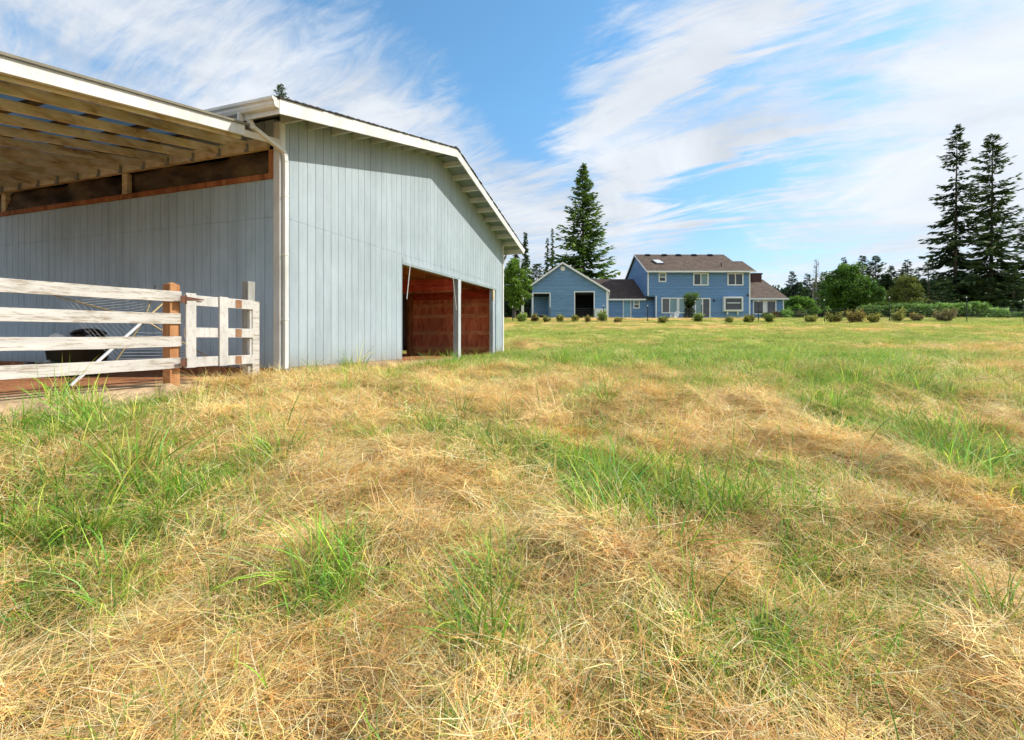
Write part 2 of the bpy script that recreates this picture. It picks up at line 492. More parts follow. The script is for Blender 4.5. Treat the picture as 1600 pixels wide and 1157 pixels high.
# ------------------------------------------------------------------ grass and hay
def blades(rng, n, spread, L, lean, curve, w, zlift, pal, palw, segs=4, az_bias=None, az_sd=9, root_r=None):
    """n flat blades as one mesh; angles from the vertical in radians"""
    az = rng.uniform(0, 2*np.pi, n) if az_bias is None else az_bias*0 + rng.normal(0, az_sd, n) + np.pi*(rng.random(n) < .5)
    r = spread*np.sqrt(rng.random(n)); ra = rng.uniform(0, 2*np.pi, n)
    p = np.stack([r*np.cos(ra), r*np.sin(ra), rng.uniform(zlift[0], zlift[1], n)], -1)
    if root_r is not None:      # a clump: blades lean away from its middle
        az = ra + rng.normal(0, .5, n)
    ln = rng.uniform(L[0], L[1], n); th = rng.normal(lean[0], lean[1], n); cv = rng.normal(curve[0], curve[1], n)
    wd = rng.uniform(w[0], w[1], n)
    tw = rng.uniform(-.6, .6, n)
    swirl = rng.normal(0, .35, n)
    pts = []; ws = []
    q = p.copy()
    for k in range(segs+1):
        t = k/segs
        pts.append(q.copy()); ws.append(wd*(1-t**2.2)*.5+1e-4)
        a = th+cv*t; az2 = az+swirl*t
        d = np.stack([np.sin(a)*np.cos(az2), np.sin(a)*np.sin(az2), np.cos(a)], -1)
        q = q + d*(ln/segs)[:, None]
        q[:, 2] = np.maximum(q[:, 2], .004)
    side = np.stack([-np.sin(az+tw), np.cos(az+tw), np.sin(tw)*.6], -1)
    V = np.zeros((n, (segs+1)*2, 3))
    for k in range(segs+1):
        V[:, 2*k] = pts[k]-side*ws[k][:, None]; V[:, 2*k+1] = pts[k]+side*ws[k][:, None]
    fb = np.array([[2*k, 2*k+1, 2*k+3, 2*k+2] for k in range(segs)])
    Fc = (np.arange(n)[:, None, None]*((segs+1)*2)+fb[None]).reshape(-1, 4)
    pal = np.array(pal); ci = rng.choice(len(pal), n, p=np.array(palw)/np.sum(palw))
    c = np.minimum(pal[ci]*rng.uniform(.55, 1.38, (n, 1)), [.98,.93,.80])
    C = np.repeat(c[:, None], (segs+1)*2, 1)
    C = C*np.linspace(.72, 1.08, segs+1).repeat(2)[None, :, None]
    return V.reshape(-1, 3), Fc, C.reshape(-1, 3)

def join(parts):
    vs, fs, cs = [], [], []; n = 0
    for v, f, c in parts:
        vs.append(v); fs.append(f+n); cs.append(c); n += len(v)
    return np.concatenate(vs), np.concatenate(fs), np.concatenate(cs)

STRAW = [(1.0,.70,.30),(1.0,.60,.22),(1.0,.82,.48),(.84,.40,.12),(.90,.70,.19),(1.0,.73,.33)]
STRAWW = [4,3,3,1.4,1.0,1.5]
GRN = [(.24,.47,.035),(.13,.32,.03),(.38,.54,.06),(.24,.46,.10),(.58,.60,.10)]
GRNW = [4,2.4,3,2,1.2]
M_GRASS = mat_leaf('grass blades', 1.18, .40, patchy=[(.32,(.72,.70,.62)),(.5,(1,1,1)),(.68,(1.12,1.06,.95))])
M_HAY = mat_leaf('dry hay', 1.12, .20, patchy=[(.33,(.70,.54,.43)),(.45,(1.03,.97,.90)),(.56,(1.03,1.0,.95)),(.70,(1.03,1.02,1.05))])

def tuft_collection():
    rng = np.random.default_rng(11)
    lib = []
    def put(kind, v, f, c, m):
        me = np_mesh(kind, v, f, c, m)
        lib.append((kind, bpy.data.objects.new(kind, me)))
    for i in range(6):      # flat mats of cut hay: long stems, broken bits, a few still greenish
        put('hay', *join([blades(rng, 150, .25, (.10,.36), (1.55,.09), (.10,.35), (.0010,.0029), (.0,.030), STRAW, STRAWW, 4, rng.uniform(0,6.28), .9),
                    blades(rng, 95, .25, (.03,.12), (1.4,.25), (.3,.5), (.0012,.0034), (.0,.03), STRAW, STRAWW, 2),
                    blades(rng, 5, .25, (.05,.16), (.8,.4), (.6,.4), (.0018,.0036), (.0,.0), GRN, GRNW, 3)]), M_HAY)
    for i in range(4):      # loose, half fallen stems
        put('stems', *join([blades(rng, 34, .2, (.08,.26), (.95,.35), (.5,.5), (.0014,.0034), (0,.0), STRAW, STRAWW, 4),
                    blades(rng, 45, .22, (.06,.25), (1.3,.2), (.4,.4), (.0014,.0034), (0,.04), STRAW, STRAWW, 3)]), M_HAY)
    for i in range(5):      # thin green growth coming up through the hay
        put('tuft', *join([blades(rng, 34, .22, (.05,.20), (.50,.32), (.8,.5), (.0022,.0052), (0,0), GRN, GRNW, 4),
                    blades(rng, 12, .22, (.04,.10), (.9,.3), (.6,.5), (.004,.009), (0,0), GRN, [3,4,1,2,1], 3),
                    blades(rng, 42, .24, (.06,.28), (1.35,.25), (.3,.4), (.0014,.0036), (0,.04), STRAW, STRAWW, 3)]), M_GRASS)
    for i in range(4):      # long-bladed clumps
        put('clump', *join([blades(rng, 30, .09, (.16,.42), (.35,.28), (1.0,.6), (.0030,.0075), (0,0), GRN, GRNW, 5, root_r=1),
                    blades(rng, 26, .14, (.08,.24), (.6,.3), (.9,.5), (.0025,.006), (0,0), GRN, GRNW, 4),
                    blades(rng, 22, .15, (.12,.3), (1.0,.4), (.6,.5), (.0014,.0036), (0,.0), STRAW, STRAWW, 4)]), M_GRASS)
    for i in range(4):      # single seed stalks
        put('stalk', *join([blades(rng, 5, .2, (.20,.40), (.50,.3), (.5,.35), (.0013,.0025), (0,0), STRAW+GRN, [3,2,3,1,2,2,2,1,2,1,1], 5),
                    blades(rng, 30, .24, (.06,.25), (1.4,.2), (.3,.4), (.0014,.0036), (0,.04), STRAW, STRAWW, 3)]), M_HAY)
    for i in range(4):      # a few single tall blades
        put('blade', *join([blades(rng, 6, .16, (.14,.40), (.35,.3), (.8,.6), (.0030,.0070), (0,0), GRN, GRNW, 5),
                    blades(rng, 60, .24, (.06,.30), (1.45,.15), (.3,.4), (.0012,.0030), (0,.03), STRAW, STRAWW, 3)]), M_GRASS)
    for i in range(4):      # short meadow sward
        put('sward', *join([blades(rng, 90, .26, (.04,.16), (.55,.3), (.7,.5), (.0022,.0050), (0,0), GRN, [3,3,3,2,1.5], 3),
                    blades(rng, 30, .26, (.06,.22), (1.2,.3), (.3,.4), (.0014,.0036), (0,.03), STRAW, STRAWW, 3)]), M_GRASS)
    return lib

def scatter(name, label, lib, kinds, P, rot, scl, idx, kind='stuff'):
    """one object: its points carry copies of the tufts"""
    coll = bpy.data.collections.new(name+' tufts')
    for j, (k, o) in enumerate([e for e in lib if e[0] in kinds]):
        o.name = '%03d' % j + k
        coll.objects.link(o)
    me = bpy.data.meshes.new(name)
    me.vertices.add(len(P)); me.vertices.foreach_set('co', P.astype(np.float32).ravel())
    for an, ty, arr in (('rot', 'FLOAT_VECTOR', rot), ('scl', 'FLOAT_VECTOR', scl)):
        at_ = me.attributes.new(an, ty, 'POINT'); at_.data.foreach_set('vector', arr.astype(np.float32).ravel())
    at_ = me.attributes.new('which', 'INT', 'POINT'); at_.data.foreach_set('value', idx.astype(np.int32))
    o = link_mesh(name, me)
    ng = bpy.data.node_groups.new(name+' nodes', 'GeometryNodeTree')
    ng.interface.new_socket('Geometry', in_out='INPUT', socket_type='NodeSocketGeometry')
    ng.interface.new_socket('Geometry', in_out='OUTPUT', socket_type='NodeSocketGeometry')
    N = ng.nodes; L = ng.links
    gi = N.new('NodeGroupInput'); go = N.new('NodeGroupOutput')
    ip = N.new('GeometryNodeInstanceOnPoints'); ci = N.new('GeometryNodeCollectionInfo')
    ci.inputs['Collection'].default_value = coll
    ci.inputs['Separate Children'].default_value = True; ci.inputs['Reset Children'].default_value = True
    ip.inputs['Pick Instance'].default_value = True
    def named(n, ty):
        a = N.new('GeometryNodeInputNamedAttribute'); a.data_type = ty; a.inputs['Name'].default_value = n
        return a.outputs['Attribute']
    L.new(gi.outputs[0], ip.inputs['Points']); L.new(ci.outputs[0], ip.inputs['Instance'])
    L.new(named('which', 'INT'), ip.inputs['Instance Index'])
    e2r = N.new('FunctionNodeEulerToRotation'); L.new(named('rot', 'FLOAT_VECTOR'), e2r.inputs[0])
    L.new(e2r.outputs[0], ip.inputs['Rotation']); L.new(named('scl', 'FLOAT_VECTOR'), ip.inputs['Scale'])
    L.new(ip.outputs[0], go.inputs[0])
    md = o.modifiers.new('tufts', 'NODES'); md.node_group = ng
    return tag(o, label, name.replace('_', ' '), kind=kind)

def build_grass():
    rng = np.random.default_rng(4)
    lib = tuft_collection()
    pts = []
    for y0, y1, dens, sc in ((.75,2.5,105,.85),(2.5,4.5,80,1.0),(4.5,8,55,1.1),(8,14,28,1.25),(14,22,15,1.45),(22,32,8,1.6),(32,46,5,1.7)):
        hw = 1.22*y1+.9
        n = int(dens*(y1-y0)*2*hw)
        X = rng.uniform(-hw, hw, n); Y = rng.uniform(y0, y1, n)
        k = np.abs(X) < 1.22*Y+.9
        pts.append(np.stack([X[k], Y[k], np.full(k.sum(), sc)], -1))
    P = np.concatenate(pts)
    X, Y, S = P.T
    lx, ly = to_barn(X, Y)
    keep = ~((ly > -.10) & (lx < 10.75) & (lx > -6) & (ly < 14))          # barn and lean-to
    keep &= ~((ly > -.22-.62*sstep((-1.2-lx)/1.2)-.35*fbm(X*2, Y*2, 8)) & (lx < -.9) & (lx > -6))   # bare dirt along the fence
    keep &= ~((lx > 3.75) & (lx < 6.7) & (ly > -.95))                     # concrete apron
    X, Y, S = X[keep], Y[keep], S[keep]
    n = len(X)
    g = green_mask(X, Y); m, _ = mound_mask(X, Y)
    g = np.clip(g - .45*m*(Y < 20), 0, 1.3)
    u = rng.random(n)
    far = Y > 17
    isg = u < np.where(Y < 11, np.clip(g*.90+.02, .12, .80), np.clip(g*1.35+.04, .08, .96))
    u2 = rng.random(n)
    kind = np.where(isg, np.where((u2 < .20*np.clip(g, 0, 1.2)**1.5) & (Y < 12), 'clump', np.where((Y > 9.5) | (u2 > .72), 'sward', 'tuft')),
                    np.where(u2 < .72+.22*m, 'hay', np.where(u2 < .93, 'stems', np.where(u2 < .965, 'blade', 'stalk'))))
    # hand-placed long clumps seen in the photograph
    hero = [(505,935,1.25,7),(520,900,1.1,5),(470,960,1.1,4),(400,735,1.1,6),(975,790,1.2,10),(955,800,1.0,5),(240,830,1.0,7),(70,890,1.2,7),(120,800,1.3,8),(150,770,1.3,6),
            (770,990,1.1,5),(1500,745,1.3,10),(1560,770,1.3,8),(1430,715,1.2,8),(1100,1010,1.0,5),(1320,930,1.1,5),(1030,800,1.0,5),(690,700,1.1,5),(270,648,1.2,6),(25,690,1.2,6),(100,670,1.2,8),
            (1190,800,1.0,4),(1330,810,1.0,5),(930,640,1.3,4),(1290,900,1.0,5),(560,592,1.2,4),(535,583,1.8,4),(720,1050,1.0,4),(585,600,1.3,3)]
    hx, hy, hs = [], [], []
    for cx, cy, s_, k_ in hero:
        a, b = hit(cx, cy)
        for _ in range(max(2, int(k_*.5))):
            r = .09*b
            hx.append(a+rng.normal(0, r)); hy.append(b+rng.normal(0, r)); hs.append(s_*rng.uniform(.8, 1.15))
    X = np.concatenate([X, hx]); Y = np.concatenate([Y, hy]); S = np.concatenate([S, hs])
    kind = np.concatenate([kind, np.array(['clump']*len(hx))])
    keep = ~((to_barn(X, Y)[1] > -.06) & (to_barn(X, Y)[0] < 10.75))
    X, Y, S, kind = X[keep], Y[keep], S[keep], kind[keep]
    n = len(X)
    e = .05
    z = gz(X, Y); nx = -(gz(X+e, Y)-gz(X-e, Y))/(2*e); ny = -(gz(X, Y+e)-gz(X, Y-e))/(2*e)
    up = np.isin(kind, ['clump', 'tuft', 'stalk', 'sward', 'blade'])
    f = np.where(up, .35, .9)
    rot = np.stack([np.arctan(-ny*f), np.arctan(nx*f), np.zeros(n)], -1)
    # spin first about the vertical, then tilt: build the euler from the matrix product
    spin = np.where(rng.random(n) < .4, 7*fbm(X*.5, Y*.5, 71, 2)+rng.normal(0, .4, n), rng.uniform(0, 2*np.pi, n))
    rx, ry = rot[:, 0], rot[:, 1]
    cz, sz = np.cos(spin), np.sin(spin); cx_, sx_ = np.cos(rx), np.sin(rx); cy_, sy_ = np.cos(ry), np.sin(ry)
    # M = Ry*Rx*Rz
    m20 = -sy_*cz + cy_*sx_*sz; m21 = sy_*sz + cy_*sx_*cz; m22 = cy_*cx_
    m10 = cx_*sz; m00 = cy_*cz + sy_*sx_*sz
    eul = np.stack([np.arctan2(m21, m22), np.arcsin(np.clip(-m20, -1, 1)), np.arctan2(m10, m00)], -1)
    sc = S*rng.uniform(.75, 1.25, n)
    thick = 1+np.clip((Y-4)/9, 0, 1.9)*0
    scl = np.stack([sc, sc, sc*np.where(kind == 'hay', .55, np.where(Y > 17, .7, .9))], -1)
    Pn = np.stack([X, Y, z-.004], -1)
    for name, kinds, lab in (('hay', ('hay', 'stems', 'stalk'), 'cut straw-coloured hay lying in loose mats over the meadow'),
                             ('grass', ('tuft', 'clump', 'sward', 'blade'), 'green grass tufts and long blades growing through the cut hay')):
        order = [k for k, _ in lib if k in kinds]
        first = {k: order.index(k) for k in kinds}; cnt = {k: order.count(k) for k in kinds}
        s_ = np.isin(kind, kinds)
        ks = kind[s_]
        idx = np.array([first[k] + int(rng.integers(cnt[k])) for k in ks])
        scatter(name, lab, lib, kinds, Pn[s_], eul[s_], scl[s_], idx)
    return n
# ------------------------------------------------------------------ the barn (local: x along its front, y inwards, z up from the yard)
M_BARN = mat_siding('barn grey-blue paint', (.38,.44,.475), (.27,.28,.27), .55)
M_WHITE = mat_paint('white trim paint', (.71,.70,.67), wear=(.55,.52,.46), amt=.10, scale=(1,1,.3), grain=3, rough=.5)
M_POSTGREY = mat_paint('grey post paint', (.40,.46,.52), wear=(.25,.24,.22), amt=.3, scale=(3,3,.3))
M_SIDE = mat_siding('side wall blue-grey paint', (.43,.565,.68), (.36,.40,.36), .45)
M_LOOKOUT = mat_paint('pale lookout paint', (.62,.63,.58), grain=2)
M_SOFFIT = mat_paint('grey soffit paint', (.24,.285,.285), scale=(1,1,1), grain=2)
M_BARNROOF = mat_shingle('dark barn shingles', (.055,.052,.052))
M_CEDAR = mat_wood('orange cedar boards', [(.3,(.17,.055,.022)),(.5,(.36,.135,.05)),(.72,(.50,.22,.09))], (3,3,.5), 3)
M_REDWOOD = mat_wood('red stained stall boards', [(.28,(.44,.105,.055)),(.5,(.78,.25,.12)),(.75,(.92,.50,.30))], (4,4,1), 2.2)
M_REDDARK = mat_wood('dark red stall beams', [(.3,(.30,.045,.028)),(.5,(.55,.09,.05)),(.75,(.68,.19,.10))], (1,1,4), 3)
M_GIRT = mat_wood('red brown girts', [(.3,(.58,.20,.10)),(.5,(.86,.40,.20)),(.75,(.92,.56,.34))], (1,1,4), 3)
M_RAFTER = mat_wood('mossy brown rafters', [(.30,(.28,.16,.065)),(.43,(.58,.43,.23)),(.56,(.74,.61,.39)),(.70,(.50,.51,.19))], (1.0,1,3.0), 2.2)
M_DECK = mat_wood('brown roof deck', [(.3,(.05,.035,.022)),(.6,(.10,.075,.045))], (1,3,1), 3)
def mat_panel():
    t = NT('weathered blue roof panel')
    n = t.noise(t.coord('Object', (1, 2, 1)), 1.5, 6, .6)
    c = t.ramp(n, [(.3, (.06,.11,.17)), (.7, (.12,.20,.28))])
    d = t.new('ShaderNodeBsdfDiffuse'); tr = t.new('ShaderNodeBsdfTranslucent')
    t.l.new(c, d.inputs[0]); t.l.new(c, tr.inputs[0])
    m = t.new('ShaderNodeMixShader'); m.inputs[0].default_value = .30
    t.l.new(d.outputs[0], m.inputs[1]); t.l.new(tr.outputs[0], m.inputs[2]); t.l.new(m.outputs[0], t.out.inputs['Surface'])
    return t.m
M_METALROOF = mat_panel()
M_BLACK = mat_plain('black plastic', (.018,.017,.015), .35)
M_CONC = mat_plain('pale concrete', (.50,.43,.34), .9, 0, .18, 4)
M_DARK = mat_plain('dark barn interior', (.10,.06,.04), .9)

BL_, BDEP = 10.6, 12.0
EV, SL = 4.07, .26          # lookout underside at the wall line, roof slope
def und(s): return EV + SL*min(s, BL_-s)

def siding_front(mb, x0, x1, z0f, z1f, y, breaks=(), pitch=.2, gap=.009, thick=.010, seams=()):
    """vertical boards with open grooves, facing -y, over a backing sheet"""
    k = math.floor(x0/pitch)
    edges = []
    while k*pitch < x1:
        a, b = max(x0, k*pitch+gap/2), min(x1, (k+1)*pitch-gap/2)
        cuts = sorted(c for c in breaks if a+.004 < c < b-.004)
        prev = a
        for c in cuts+[b]:
            if c-prev > .003: edges.append((prev, c))
            prev = c
        k += 1
    for a, b in edges:
        m = (a+b)/2
        lo = z0f(m); ha, hb = z1f(a), z1f(b)
        zs = [lo]+[s for s in seams if lo+.05 < s < min(ha, hb)-.05]
        for i, zlo in enumerate(zs):
            if i+1 < len(zs):
                ta = tb = zs[i+1]-.004
            else: ta, tb = ha, hb
            mb.prism([(a, y, zlo), (b, y, zlo), (b, y, tb), (a, y, ta)], (0, -thick, 0))

def build_barn():
    root = empty('barn', (BC.x, BC.y, PADZ), BANG)
    tag(root, 'long grey-blue board barn with a low gable roof and open lean-to', 'barn')
    O0, O1, OT = 3.634, 9.865, 2.395      # the wide opening
    # front wall
    mb = MB()
    zf = lambda s: OT if O0 < s < O1 else .13
    siding_front(mb, .07, BL_-.09, zf, lambda s: und(s)+.13, 0, (O0, O1, BL_/2), seams=(2.585,))
    mb.prism([(.05,.003,.15),(O0,.003,.15),(O0,.003,OT+.01),(O1,.003,OT+.01),(O1,.003,.15),(BL_-.05,.003,.15),(BL_-.05,.003,und(BL_-.05)+.125),(BL_/2,.003,und(BL_/2)+.125),(.05,.003,und(.05)+.125)], (0,.03,0))
    mb.build('front_wall', M_BARN, root)
    # skirt board and weeds line below the siding
    MB().box(.1, O0-.02, -.004, .05, -.05, .125).build('skirt_board', mat_wood('weathered skirt board', [(.3,(.22,.15,.09)),(.6,(.42,.31,.20))], (.5,3,3), 3), root)
    # side wall under the lean-to: boards facing -x
    mb = MB()
    y = .1
    while y < BDEP:
        for z0, z1 in ((.13, 2.581), (2.585, 3.20)):
            mb.box(-.010, 0, y+.0045, y+.1955, z0, z1)
        y += .2
    mb.box(.003, .03, .06, BDEP, .15, 3.195)
    sw = mb.build('side_wall', M_SIDE, root)
    mb = MB()      # above the lean-to
    y = .1
    while y < BDEP:
        mb.box(-.013, 0, y+.006, y+.194, 3.83, 4.16); y += .2
    mb.box(.003, .03, .06, BDEP, 3.83, 4.15)
    mb.build('upper_side_wall', M_BARN, root)
    MB().box(-.02, .03, .05, BDEP, -.03, .125).build('skirt_board', M_CEDAR, root)
    # open band under the beam: sill, end board, studs, black sheet
    MB().box(-.045, .06, .10, BDEP, 3.20, 3.285).build('sill_board', M_CEDAR, root)
    MB().box(-.04, .05, .10, .19, 3.285, 3.665).build('end_board', M_CEDAR, root)
    for yy in (3.55, 7.3, 10.9):
        MB().box(-.035, .05, yy, yy+.14, 3.285, 3.665).build('stud', M_RAFTER, root, .004)
    mb = MB(); n = 120; m = 6
    vs = []; fs = []
    for i in range(n+1):
        for j in range(m+1):
            yy = .2+(BDEP-.3)*i/n; zz = 3.27+.42*j/m
            vs.append((.06+.05*math.sin(yy*3.1+zz*4)+.035*math.sin(yy*7.3-zz*9)+.05*(float(vnoise(yy*2.2, zz*6, 3))-.5), yy, zz))
    for i in range(n):
        for j in range(m):
            a = i*(m+1)+j; fs.append((a, a+m+1, a+m+2, a+1))
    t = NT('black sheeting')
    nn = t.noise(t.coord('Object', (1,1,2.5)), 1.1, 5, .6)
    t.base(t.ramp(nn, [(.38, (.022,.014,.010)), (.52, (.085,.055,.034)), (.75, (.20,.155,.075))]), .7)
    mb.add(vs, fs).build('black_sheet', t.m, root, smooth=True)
    # other walls
    mb = MB(); siding_front(mb, 0, BDEP, lambda s: .13, lambda s: 4.18, 0)
    vs = [(BL_-y_, x_, z_) for x_, y_, z_ in mb.v]
    mb2 = MB(); mb2.add(vs, mb.f); mb2.box(BL_-.06, BL_-.003, .06, BDEP, .15, 4.17)
    mb2.build('right_wall', M_BARN, root)
    MB().prism([(0,BDEP,.1),(BL_,BDEP,.1),(BL_,BDEP,und(BL_)),(BL_/2,BDEP,und(BL_/2)+.12),(0,BDEP,und(0)+.1)], (0,.05,0)).build('back_wall', M_BARN, root)
    # corner boards
    MB().box(-.018, .085, -.035, -.0005, .10, und(0)+.02).box(-.035, -.0005, -.035, .095, .10, 4.1).build('corner_board', M_WHITE, root, .003)
    MB().box(BL_-.09, BL_+.02, -.035, -.0005, .08, und(0)+.02).build('corner_board', M_WHITE, root, .003)
    # roof
    OV = .62
    sx0, sx1, ym, yM = -OV, BL_+OV, -.61, BDEP+.6
    rd = und(BL_/2)
    def rz(s): return EV+SL*min(s, BL_-s)
    mb = MB()
    mb.prism([(sx0,ym,rz(sx0)+.14),(BL_/2,ym,rd+.14),(BL_/2,ym,rd+.165),(sx0,ym,rz(sx0)+.165)], (0,yM-ym,0))
    mb.prism([(sx1,ym,rz(sx1)+.14),(BL_/2,ym,rd+.14),(BL_/2,ym,rd+.165),(sx1,ym,rz(sx1)+.165)], (0,yM-ym,0))
    mb.build('soffit', M_SOFFIT, root)
    e = .05
    mb = MB()
    rng = random.Random(5)
    # shingle courses: slightly stepped strips so the rake edge shows a notched line
    ncs = 40
    for side in (0, 1):
        for i in range(ncs):
            a = sx0-e+(BL_/2-sx0+e)*i/ncs; b = sx0-e+(BL_/2-sx0+e)*(i+1)/ncs+.05
            za, zb = rz(a)+.17, rz(min(b, BL_/2))+.17
            y0 = ym-.045-rng.uniform(0, .02)
            lift = .016
            pts = [(a,y0,za),(b,y0,zb),(b,y0,zb+.008),(a,y0,za+.008+lift)]
            if side: pts = [(BL_-p[0],p[1],p[2]) for p in pts]
            mb.prism(pts, (0, yM-ym+.08, 0))
    mb.beam((BL_/2, ym-.04, rd+.196), (BL_/2, yM+.05, rd+.196), .18, .012)
    mb.build('roof', M_BARNROOF, root)
    # rake fascia boards
    for side in (0, 1):
        pts = [(sx0-.02, ym, rz(sx0)-.055), (BL_/2, ym, rd-.05), (BL_/2, ym, rd+.168), (sx0-.02, ym, rz(sx0)+.163)]
        if side: pts = [(BL_-p[0], p[1], p[2]) for p in pts]
        MB().prism(pts, (0, -.03, 0)).build('fascia', M_WHITE, root, .003)
    # lookouts under the overhang
    lks = MB
    sp = .605
    for side in (0, 1):
        s = .02
        while s < BL_/2-.15:
            z = rz(s)+.07
            x = s if side == 0 else BL_-s
            dirx = 1 if side == 0 else -1
            MB().prism([(x-.02, -.605, rz(s-.02)), (x+.02, -.605, rz(s+.02)), (x+.02, -.605, rz(s+.02)+.139), (x-.02, -.605, rz(s-.02)+.139)] if side == 0 else
                       [(x-.02, -.605, rz(s+.02)), (x+.02, -.605, rz(s-.02)), (x+.02, -.605, rz(s-.02)+.139), (x-.02, -.605, rz(s+.02)+.139)], (0, .60, 0)).build('lookout', M_LOOKOUT, root)
            s += sp
    MB().box(BL_/2-.02, BL_/2+.02, -.605, -.005, rd, rd+.135).build('lookout', M_SOFFIT, root)
    # eave boards, gutters and downspouts
    for side in (0, 1):
        fx = (lambda x: x) if side == 0 else (lambda x: BL_-x)
        z = rz(sx0)
        MB().prism([(fx(sx0+.0), ym, z-.05), (fx(sx0-.02), ym, z-.05), (fx(sx0-.02), ym, z+.16), (fx(sx0), ym, z+.16)], (0, yM-ym, 0)).build('eave_board', M_WHITE, root)
        g = [(sx0-.022, z+.02), (sx0-.09, z+.02), (sx0-.115, z+.06), (sx0-.115, z+.09), (sx0-.145, z+.11), (sx0-.145, z+.15), (sx0-.138, z+.15), (sx0-.138, z+.114), (sx0-.108, z+.094), (sx0-.108, z+.064), (sx0-.088, z+.028), (sx0-.03, z+.028), (sx0-.03, z+.15), (sx0-.022, z+.15)]
        mb = MB().prism([(fx(a), ym-.02, b) for a, b in g], (0, yM-ym, 0))
        mb.prism([(fx(a), ym-.022, b) for a, b in (g[0], g[1], g[2], g[3], g[4], g[5], (sx0-.022, z+.15))], (0, .01, 0))
        mb.build('gutter', mat_paint('gutter paint', (.74,.71,.64), grain=2, rough=.4) if side == 0 else M_WHITE, root)
    zg = rz(sx0)
    def spout(pts, w=.075, d=.055):
        mb = MB()
        for a, b in zip(pts[:-1], pts[1:]):
            a, b = Vector(a), Vector(b); dd = (b-a).normalized()
            up = (0,1,0) if abs(dd.z) > .3 else (0,0,1)
            mb.beam(a-dd*.012, b+dd*.012, w, d, up)
        return mb
    MB().box(-.735,-.655,.03,.06,zg-.27,zg+.03).build('eave_end_trim', M_WHITE, root, .004)
    mb = spout([(-.62,-.02,zg+.03),(-.60,-.03,zg-.05),(-.55,-.04,zg-.13),(.0,-.075,3.62),(.035,-.075,3.56),(.045,-.075,3.47),(.045,-.075,.06)])
    for z in (1.95, 2.9, .9): mb.box(.0, .09, -.108, -.03, z, z+.03)
    mb.build('downspout', M_WHITE, root, .006)
    MB().tube([(.045,-.075,.12),(.045,-.085,-.06)], .05, 10).build('drain_pipe', mat_plain('dull drain pipe', (.16,.19,.2), .6), root)
    mb = spout([(BL_+.70,.12,zg+.02),(BL_+.70,.12,zg-.08),(BL_+.06,.05,zg-.45),(BL_+.06,.05,.05)], .06, .075)
    mb.build('downspout', M_WHITE, root, .006)
    # opening: trim, posts
    MB().box(O0-.001, O1+.001, -.02, -.0135, OT-.0, OT+.09).box(O0, O1, -.012, .10, OT-.035, OT-.002).build('header_trim', M_BARN, root, .003)
    MB().box(6.68, 6.82, -.005, .15, -.12, OT-.04).build('post', M_POSTGREY, root, .006)
    MB().box(6.655, 6.845, -.03, -.006, 1.95, OT-.04).box(6.66, 6.84, -.028, -.006, -.1, 1.95).build('post_facing', mat_paint('pale post facing', (.55,.57,.58), wear=(.35,.34,.3), amt=.3, scale=(3,3,.3)), root, .003)
    MB().box(9.62, 9.86, .02, .16, -.08, OT-.04).build('post', M_POSTGREY, root, .006)
    MB().box(9.60, 9.72, .0, .019, 1.98, 2.36).build('beam_bracket', M_RAFTER, root, .003)
    MB().box(3.72, 3.84, .12, .24, -.08, 2.3).build('post', M_CEDAR, root, .006)
    # interior: stall wall of red boards with girts, partition, beams, joists
    xr = BL_-.10
    mb = MB()
    for i, (a, b) in enumerate(((.17, 1.39), (1.395, 2.61), (2.615, 3.85))):
        mb.box(xr-.012, xr, a, b, -.02, 2.6)
    mb.build('stall_wall', M_REDWOOD, root)
    for z in (1.90, 1.48, .83, .23, 2.26):
        MB().box(xr-.052, xr-.0125, .17, 3.85, z-.07, z+.07).build('girt', M_GIRT, root, .003)
    MB().box(xr-.35, xr-.055, 3.73, 3.85, -.05, 2.7).build('stall_post', M_CEDAR, root, .004)
    MB().box(xr-.1, xr-.055, .17, 3.7, 2.12, 2.42).build('stall_beam', M_REDDARK, root)
    MB().box(6.71, 6.80, .16, 6.0, 2.05, 2.40).build('cross_beam', M_REDDARK, root)
    MB().box(6.705, 6.81, .16, 6.0, 2.01, 2.049).build('beam_edge', M_CEDAR, root)
    yy = .45
    while yy < 6:
        MB().box(3.6, xr-.11, yy, yy+.045, 2.43, 2.60).build('joist', M_CEDAR, root); yy += .61
    MB().box(.1, BL_-.08, .05, 6.1, 2.62, 2.65).build('loft_floor', M_REDDARK, root)
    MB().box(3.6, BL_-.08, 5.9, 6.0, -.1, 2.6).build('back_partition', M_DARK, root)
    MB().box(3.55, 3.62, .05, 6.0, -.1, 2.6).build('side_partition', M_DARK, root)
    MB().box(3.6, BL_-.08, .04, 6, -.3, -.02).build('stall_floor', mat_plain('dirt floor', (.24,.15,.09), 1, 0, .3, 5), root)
    MB().tube([(3.95,-.03,2.36),(3.80,-.03,1.55)], .012, 6).build('door_rod', M_WHITE, root)
    MB().tube([(6.30,-.03,2.36),(6.52,-.03,1.45)], .012, 6).build('door_rod', M_WHITE, root)
    b = MB(); b.lathe([(.0,-.09),(.03,-.08),(.042,-.05),(.03,-.015),(.018,0),(.018,.03)], 10, (5.2,1.4,2.43-.03))
    b.build('light_bulb', mat_plain('white bulb', (.85,.85,.82), .3), root)

    # lean-to: rafters run out from the barn wall, falling away from it
    LR, LS = 4.55, .186
    y0, y1 = -.02, 8.2
    def lz(x, add=0): return 3.84+LS*x+add       # x is negative outwards
    XE = -.66
    roof = MB().add([(XE,y0-.06,lz(XE)+.045),(-LR-.2,y0-.06,lz(-LR-.2)+.045),(-LR-.2,y1,lz(-LR-.2)+.045),(XE,y1,lz(XE)+.045)], [(0,1,2,3)])
    lt = roof.build('lean_to_roof', M_METALROOF, root)
